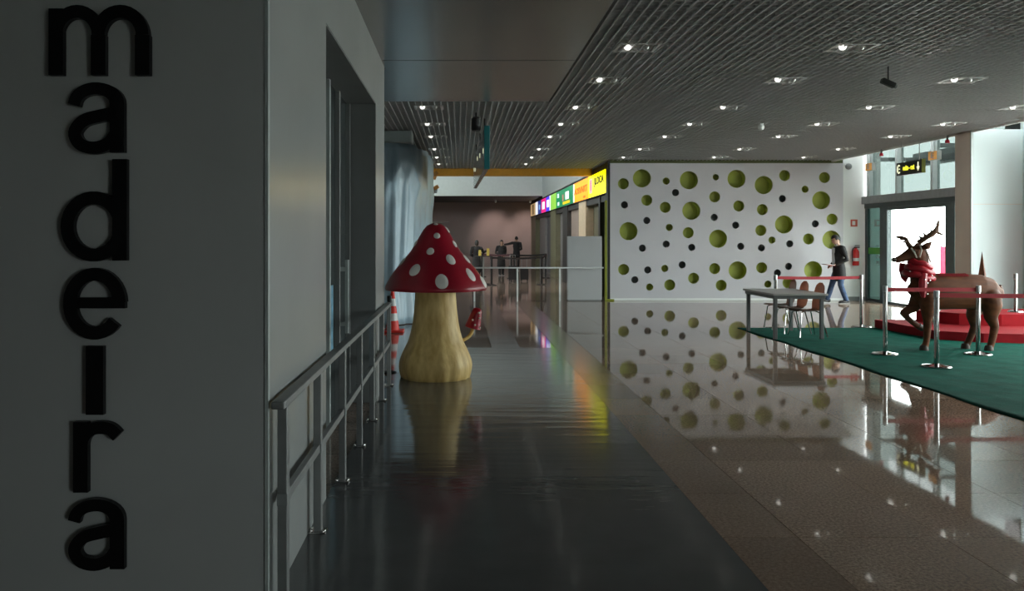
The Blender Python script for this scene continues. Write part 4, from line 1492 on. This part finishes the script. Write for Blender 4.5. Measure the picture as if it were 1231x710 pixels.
person('person in a long black coat beside the toadstool cap, arm held out', (0.66, 33.0, 0), PI / 2 - 0.1, J4, 'coat', 'coat', hair='long', skirt=True, coat_len=0.70, shirt=False, scale=0.91)

# ================================================================== FAR HALL FURNITURE
# white barrier rail in front of the shops
rl = thing('barrier_rail', 'white barrier rail on slim posts across the far hall', 'railing', (0.38, 21.9, 0))
for dx in (-1.12, 0.0, 1.13, 2.25):
    MB().box((dx - 0.022, -0.022, 0.0), (dx + 0.022, 0.022, 0.87), 0.003).build('post', 'white', rl)
MB().box((-1.14, -0.03, 0.87), (3.40, 0.03, 0.91), 0.006).build('top_rail', 'steel', rl)
bo = thing('display_board', 'tall plain grey board standing behind the white barrier rail', 'board', (3.32, 22.15, 0))
MB().box((-0.455, -0.02, 0.03), (0.455, 0.14, 1.72), 0.006).build('panel', 'board', bo)
MB().box((-0.44, -0.01, 0.0), (0.44, 0.13, 0.03)).build('plinth', 'jamb', bo)


def queue_post(x, y, label):
    t = thing('queue_post', label, 'barrier', (x, y, 0), group='black queue posts in the far hall')
    MB().lathe([(0, 0), (0.19, 0), (0.19, 0.015), (0.05, 0.04), (0, 0.04)], 20).build('base', 'blackmat', t, smooth=35)
    MB().bar((0, 0, 0.03), (0, 0, 0.95), 0.04).build('pole', 'blackmat', t, smooth=35)
    MB().bar((0, 0, 0.93), (0, 0, 1.03), 0.05).build('head', 'blackmat', t, smooth=35)
    return t


q1 = queue_post(1.12, 29.6, 'black queue post nearest the toadstool in the far hall')
q2 = queue_post(2.94, 30.0, 'black queue post in front of the shop signs, right end of the near belt')
q3 = queue_post(3.62, 35.2, 'black queue post nearest the shop fronts')
q4 = queue_post(2.15, 34.8, 'black queue post behind the suitcases')
q5 = queue_post(0.95, 36.2, 'black queue post farthest back, near the coated person')
belt(q1, (1.16, 29.6, 0.98), (2.90, 30.0, 0.98), 0.03, 0.07, 'coat')
belt(q4, (2.19, 34.8, 0.98), (3.58, 35.2, 0.98), 0.03, 0.07, 'coat')
belt(q5, (0.99, 36.2, 0.98), (2.11, 34.8, 0.98), 0.03, 0.07, 'winebelt')
belt(q3, (3.62, 35.16, 0.98), (2.97, 30.03, 0.98), 0.03, 0.07, 'winebelt')
bt = thing('bar_table', 'narrow tall table with a dark top and steel leg behind the rail', 'table', (0.86, 30.6, 0))
MB().box((-0.3, -0.22, 1.0), (0.3, 0.22, 1.03), 0.006).build('tabletop', 'blackmat', bt)
MB().bar((0, 0, 0.02), (0, 0, 1.0), 0.03).build('leg', 'steel', bt, smooth=True)
MB().lathe([(0, 0), (0.24, 0), (0.24, 0.012), (0.04, 0.03), (0, 0.03)], 20).build('base', 'blackmat', bt, smooth=35)
for k, (dx, h, lab) in enumerate(((-0.13, 0.16, 'left yellow carton on the tall narrow table'), (0.17, 0.22, 'right, taller yellow carton on the tall narrow table'))):
    t = thing('carton', lab, 'carton', (0.86 + dx, 30.6, 1.03))
    MB().box((-0.05, -0.05, 0), (0.05, 0.05, h), 0.006).build('box', 'yellowitem', t)
    MB().prism([(-0.045, -0.02), (0.045, -0.02), (0.045, 0.02), (-0.045, 0.02)], h, h + 0.05).build('top_fold', 'yellowitem', t)
for k, (x, y, h, lab) in enumerate(((2.05, 32.4, 0.72, 'dark suitcase standing left of the pair behind the black belts'),
                                    (2.52, 32.6, 0.62, 'dark suitcase standing right of the pair behind the black belts'))):
    t = thing('suitcase', lab, 'suitcase', (x, y, 0))
    MB().box((-0.16, -0.11, 0.06), (0.16, 0.11, h - 0.12), 0.03).build('shell', 'coat', t, smooth=35)
    for sx_ in (-1, 1):
        MB().bar((sx_ * 0.12, -0.03, 0.035), (sx_ * 0.12, 0.03, 0.035), 0.035).build('wheel', 'blackmat', t, smooth=35)
    MB().tube([(-0.1, 0.06, h - 0.13), (-0.1, 0.06, h + 0.3), (0.1, 0.06, h + 0.3), (0.1, 0.06, h - 0.13)], 0.012, 6).build('handle', 'steel', t)

# illuminated signs of the shops (face the hall, x = 3.95)
GX = 3.95


def lit_sign(y0, y1, color, strength, label, words=None, extras=None, wm=None, wsize=0.3, wsx=1.0):
    """y0 near end, y1 far end"""
    t = thing('shop_sign', label, 'sign', (GX + 0.05, (y0 + y1) / 2, 2.90), group='lit signs over the shop fronts')
    h = (y1 - y0) / 2
    MB().box((-0.045, -h + 0.01, 0.0), (0.05, h - 0.01, 0.65), 0.0).build('light_box', glow('sign_light', color, strength), t)
    MB().box((-0.05, -h, -0.02), (0.055, h, 0.0)).build('edge', 'blackmat', t)
    MB().box((-0.05, -h, 0.65), (0.055, h, 0.67)).build('edge', 'blackmat', t)
    if words:
        for (wd, yy, zz_, sz, sx2, mm) in words:
            text(wd, sz, mm, t, (-0.052, yy, zz_), (PI / 2, 0, -PI / 2), sx=sx2)
    if extras:
        for (ya, yb, za, zb_, c, s) in extras:
            MB().box((-0.056, ya, za), (-0.045, yb, zb_)).build('emblem', glow('sign_mark', c, s), t)
    return t


lit_sign(22.57, 25.62, (1.0, 0.93, 0.0), 1.35, 'bright yellow lit sign at the near end of the shop row',
         [('JLOCA', -0.42, 0.42, 0.28, 1.9, 'darkhole')], [(0.85, 1.2, 0.2, 0.5, (0.55, 0.12, 0.25), 0.6), (0.8, 1.25, 0.12, 0.55, (0.95, 0.55, 0.6), 0.8)])
lit_sign(25.68, 29.0, (1.0, 0.36, 0.0), 1.25, 'orange lit sign next to the yellow one over the shops',
         [('AOSVART', 0.0, 0.34, 0.27, 2.4, mat('sign_brown', (0.5, 0.15, 0.0), 0.5, emit=(0.75, 0.2, 0.0), estr=0.5)),
          ('sas', -0.9, 0.1, 0.14, 2.4, mat('sign_brown_small', (0.5, 0.15, 0.0), 0.5, emit=(0.75, 0.2, 0.0), estr=0.5))],
         [(1.45, 1.64, 0.02, 0.63, (1.0, 1.0, 0.9), 1.3)])
lit_sign(29.1, 34.2, (0.0, 0.26, 0.10), 0.75, 'dark green lit sign with white marks over the shops', None,
         [(-1.4, -0.5, 0.22, 0.5, (1.0, 1.0, 1.0), 0.9), (-1.7, 0.3, 0.06, 0.16, (0.9, 0.65, 0.0), 0.8), (1.6, 2.1, 0.40, 0.56, (0.8, 1.0, 0.9), 0.8),
          (1.5, 2.0, 0.08, 0.22, (0.8, 1.0, 0.9), 0.8), (0.1, 0.5, 0.2, 0.45, (0.6, 0.3, 0.2), 0.5)])
lit_sign(34.3, 36.3, (0.28, 0.62, 0.07), 0.9, 'light green lit sign over the shops')
lit_sign(36.35, 38.3, (0.08, 0.06, 0.85), 0.95, 'blue and white lit sign over the shops', None,
         [(-0.95, -0.72, 0.0, 0.65, (1, 1, 1), 1.2), (-0.4, 0.5, 0.18, 0.5, (1, 1, 1), 1.2)])
lit_sign(38.35, 40.5, (0.85, 0.02, 0.22), 0.95, 'magenta lit sign with a white square over the shops', None, [(-0.5, 0.5, 0.16, 0.5, (1, 1, 1), 1.2)])
lit_sign(40.55, 42.3, (0.03, 0.06, 0.3), 0.7, 'navy blue lit sign over the shops', None, [(-0.3, 0.2, 0.2, 0.45, (0.3, 0.5, 0.9), 0.8)])
lit_sign(42.35, 43.6, (1.0, 1.0, 1.0), 0.9, 'white lit sign over the shops')
lit_sign(43.65, 46.6, (0.5, 0.33, 0.16), 0.8, 'tan lit sign at the far end of the shop row', None, [(-0.5, 0.3, 0.06, 0.6, (0.12, 0.08, 0.03), 0.4)])

# mauve wall wash lamps under the far soffit
for k, (x, lab) in enumerate(((1.9, 'left spotlight washing the mauve back wall'), (3.75, 'right spotlight washing the mauve back wall'))):
    t = thing('wall_spotlight', lab, 'spotlight', (x, 44.4, 3.72))
    MB().bar((0, 0, 0), (0, 0.06, -0.10), 0.06).build('can', 'white', t, smooth=35)
    MB().bar((0, 0.055, -0.095), (0, 0.066, -0.11), 0.045).build('lens', 'lamp', t)
    ld = bpy.data.lights.new('spotlight_beam', 'SPOT')
    ld.energy = 170
    ld.color = (1.0, 0.78, 0.70)
    ld.spot_size = 1.0
    ld.spot_blend = 0.9
    ld.shadow_soft_size = 0.05
    lo = bpy.data.objects.new('spotlight_beam', ld)
    COL.objects.link(lo)
    lo.parent = t
    lo.location = (0, 0.09, -0.16)
    lo.rotation_euler = (math.radians(58), 0, 0)

# ================================================================== CEILING FIXTURES


def make_light(label):
    t = thing('ceiling_light', label, 'ceiling light', group='recessed square ceiling lights')
    f = MB()
    f.box((-0.23, -0.2, -0.008), (0.23, -0.17, 0.05)).box((-0.23, 0.17, -0.008), (0.23, 0.2, 0.05))
    f.box((-0.23, -0.17, -0.008), (-0.20, 0.17, 0.05)).box((0.20, -0.17, -0.008), (0.23, 0.17, 0.05))
    f.build('frame', 'reflector', t)
    MB().box((-0.2, -0.17, 0.02), (0.2, 0.17, 0.03)).build('housing', 'reflector', t)
    for sx_, r in ((-0.10, 0.040), (0.10, 0.034)):
        MB().lathe([(0, -0.03), (r * 0.6, -0.026), (r, -0.005), (r, 0.02), (0, 0.02)], 14, c=(sx_, 0, 0)).build(
            'lamp', 'lamp' if sx_ < 0 else 'reflector', t, smooth=True)
    return t


RW = [9.13, 10.99, 13.29, 15.22, 17.07, 19.44, 21.4, 23.3]
COLS = [(-0.50, 'left, over the walkway'), (1.94, 'second column from the left'), (4.30, 'middle column'), (6.63, 'fourth column from the left'), (8.93, 'rightmost column')]
proto = None
for ci, (x, cn_) in enumerate(COLS):
    rows = [y for y in RW if not (ci == 0 and y < 12) and not (y > 21.5 and ci > 1)]
    if ci == 4:
        rows = [y for y in rows if y > 10]
    for ri, y in enumerate(rows):
        lab = 'recessed square ceiling light, %s from the camera in the %s' % (ORD[ri], 'column over the walkway' if ci == 0 else cn_)
        if proto is None:
            o = proto = make_light(lab)
        else:
            o = copy_obj(proto)
            o['label'] = lab
        o.location = (x, y, ZC)

# hanging things
hs = thing('overhead_sign', 'long dark overhead sign with a teal end, hung along the hall', 'sign', (0.40, 16.6, 2.82))
Rz = Matrix.Rotation(0.017, 3, 'Z')
MB().obox((0, 0, 0.35), (0.08, 5.5, 0.70), Rz, 0.006).build('board', 'signface', hs)
MB().obox((0.047, -2.77, 0.35), (0.09, 0.05, 0.72), Rz, 0.004).build('end_cap', 'teal', hs)
for dy in (-2.0, 0.0, 2.0):
    MB().bar((-dy * 0.017, dy, 0.70), (-dy * 0.017, dy, 0.94), 0.012).build('hanger', 'blackmat', hs)
for k, dy in enumerate((-2.3, -0.9, 0.3, 1.6, 2.3)):
    MB().box((-0.045 - dy * 0.017, dy - 0.05, 0.3 + 0.06 * (k % 3)), (-0.04 - dy * 0.017, dy + 0.05, 0.38 + 0.06 * (k % 3))).build('reflection_mark', 'exitwhite', hs)  # small glowing marks that imitate reflections on the dark sign face

sp2 = thing('ceiling_speaker', 'black drum-shaped speaker hanging from the slatted ceiling', 'speaker', (0.27, 14.0, ZC - 0.12))
MB().lathe([(0, -0.16), (0.07, -0.16), (0.08, -0.13), (0.08, 0.04), (0.05, 0.07), (0, 0.07)], 20).build('drum', 'blackmat', sp2, smooth=35)
MB().bar((0, 0, 0.07), (0, 0, 0.15), 0.012).build('stem', 'blackmat', sp2)
cm = thing('ceiling_camera', 'small black camera on a rod below the slatted ceiling', 'camera', (5.25, 10.2, ZC))
MB().bar((0, 0, 0.03), (0, 0, -0.15), 0.009).build('rod', 'blackmat', cm)
MB().obox((0, 0, -0.19), (0.18, 0.07, 0.065), Matrix.Rotation(0.42, 3, 'Y'), 0.01).build('body', 'blackmat', cm)
MB().bar((0.075, -0.0, -0.225), (0.10, -0.0, -0.237), 0.024).build('lens', 'darksteel', cm)
dm = thing('ceiling_dome', 'small white dome hanging below the ceiling above the spotted wall', 'dome', (5.5, 15.2, ZC))
MB().bar((0, 0, 0.03), (0, 0, -0.03), 0.045).build('mount', 'white', dm, smooth=35)
MB().ball((0, 0, -0.06), 0.06, 14, 10).build('dome', 'white', dm, smooth=True)
dc = thing('dome_camera', 'grey dome camera on the wall corner right of the spotted wall', 'camera', (10.36, 22.24, 3.58))
MB().box((-0.03, -0.08, 0.03), (0.03, 0.11, 0.10)).build('bracket', 'white', dc)
MB().ball((0, -0.06, 0.0), 0.085, 16, 10).build('dome', 'jamb', dc, smooth=True)

es = thing('exit_sign', 'black hanging sign with yellow lettering and down arrow before the entrance', 'sign', (9.6, 17.8, 3.03))
MB().box((-0.0, -0.5, 0), (0.07, 0.5, 0.28), 0.004).build('board', 'exitblack', es)
MB().box((-0.001, -0.512, -0.002), (0.075, -0.5, 0.282)).build('end_cap', 'exitedge', es)
text('exits - ext', 0.15, 'exityellow', es, (-0.004, 0.0, 0.145), (PI / 2, 0, -PI / 2), sx=0.72)
MB().box((-0.006, -0.385, 0.13), (-0.001, -0.355, 0.235)).build('arrow_shaft', 'exitwhite', es)
aw = MB()
a_, b_, c_ = [(-0.006, y_, z_) for y_, z_ in ((-0.43, 0.14), (-0.31, 0.14), (-0.37, 0.05))]
vs = [aw.bm.verts.new(p) for p in (a_, b_, c_)] + [aw.bm.verts.new((-0.001, p[1], p[2])) for p in (a_, b_, c_)]
aw.bm.faces.new(vs[:3]); aw.bm.faces.new(vs[3:][::-1])
for k in range(3):
    aw.bm.faces.new((vs[k], vs[3 + k], vs[3 + (k + 1) % 3], vs[(k + 1) % 3]))
aw.build('arrow_head', 'exitwhite', es)
eb = MB()
q = [(0.39 + 0.055 * math.cos(math.radians(a)), 0.14 + 0.085 * math.sin(math.radians(a))) for a in range(50, 311, 20)]
q = [(0.78 - y_, z_) for y_, z_ in q]
eb.tube([(-0.004, y_, z_) for y_, z_ in q], 0.013, 6)
eb.build('exit_symbol', 'exitwhite', es)
MB().box((-0.006, 0.35, 0.132), (-0.001, 0.40, 0.152)).build('exit_symbol_bar', 'exitwhite', es)
for dy in (-0.35, 0.35):
    MB().bar((0.035, dy, 0.28), (0.035, dy, 0.74), 0.008).build('hanger', 'steel', es)
for (y, lab) in ((17.55, 'small orange letter sign hanging right of the black exit sign'), (20.3, 'small orange letter sign hanging left of the black exit sign')):
    t = thing('letter_sign', lab, 'sign', (9.97, y, 3.31), group='orange letter signs at the entrance')
    MB().box((0, -0.16, 0), (0.10, 0.16, 0.19), 0.01).build('box', 'framelight', t)
    MB().box((-0.006, -0.15, 0.01), (0.0, 0.15, 0.18)).build('face', 'letterorange', t)
    text('E', 0.17, 'paper', t, (-0.010, 0, 0.095), (PI / 2, 0, -PI / 2), sx=1.4)
    MB().bar((0.05, 0, 0.19), (0.05, 0, 0.45), 0.008).build('hanger', 'steel', t)
for (y, lab) in ((16.95, 'small red beacon at the ceiling edge by the white pier'), (19.6, 'small red beacon at the ceiling edge above the entrance')):
    t = thing('beacon', lab, 'beacon', (9.93, y, ZC - 0.15), group='red beacons at the ceiling edge')
    MB().lathe([(0, 0), (0.04, 0), (0.045, 0.04), (0.03, 0.07), (0, 0.07)], 14).build('lens', 'beacon', t, smooth=True)
    MB().bar((0, 0, 0.07), (0, 0, 0.17), 0.02).build('mount', 'jamb', t)

# ================================================================== FIRE EXTINGUISHER, NOTICE
fe = thing('fire_extinguisher', 'red fire extinguisher hung on the white wall beside the entrance', 'extinguisher', (10.58, 22.24, 0.94))
MB().lathe([(0, 0), (0.075, 0), (0.085, 0.02), (0.085, 0.36), (0.06, 0.42), (0.03, 0.44), (0.03, 0.47), (0, 0.47)], 20).build('cylinder', 'extred', fe, smooth=35)
MB().box((-0.03, -0.02, 0.47), (0.10, 0.02, 0.50), 0.004).box((-0.02, -0.02, 0.52), (0.10, 0.02, 0.54), 0.004).build('handle', 'blackmat', fe)
MB().tube(spline([(-0.02, -0.02, 0.48), (-0.10, -0.05, 0.44), (-0.12, -0.06, 0.28), (-0.105, -0.05, 0.10)], 5), 0.013, 8).build('hose', 'blackmat', fe, smooth=True)
MB().lathe([(0.0865, 0.12), (0.0865, 0.20)], 20).build('label_band', 'conewhite', fe, smooth=True)
MB().box((-0.05, 0.07, 0.25), (0.05, 0.11, 0.30)).build('bracket', 'steel', fe)
nt_ = thing('wall_notice', 'small red square notice above the fire extinguisher', 'notice', (10.58, 22.33, 1.98))
MB().box((-0.09, 0, 0), (0.09, 0.012, 0.19)).build('plate', 'signsign', nt_)
MB().box((-0.05, -0.003, 0.04), (0.03, 0.0, 0.15)).build('pictogram', 'paper', nt_)
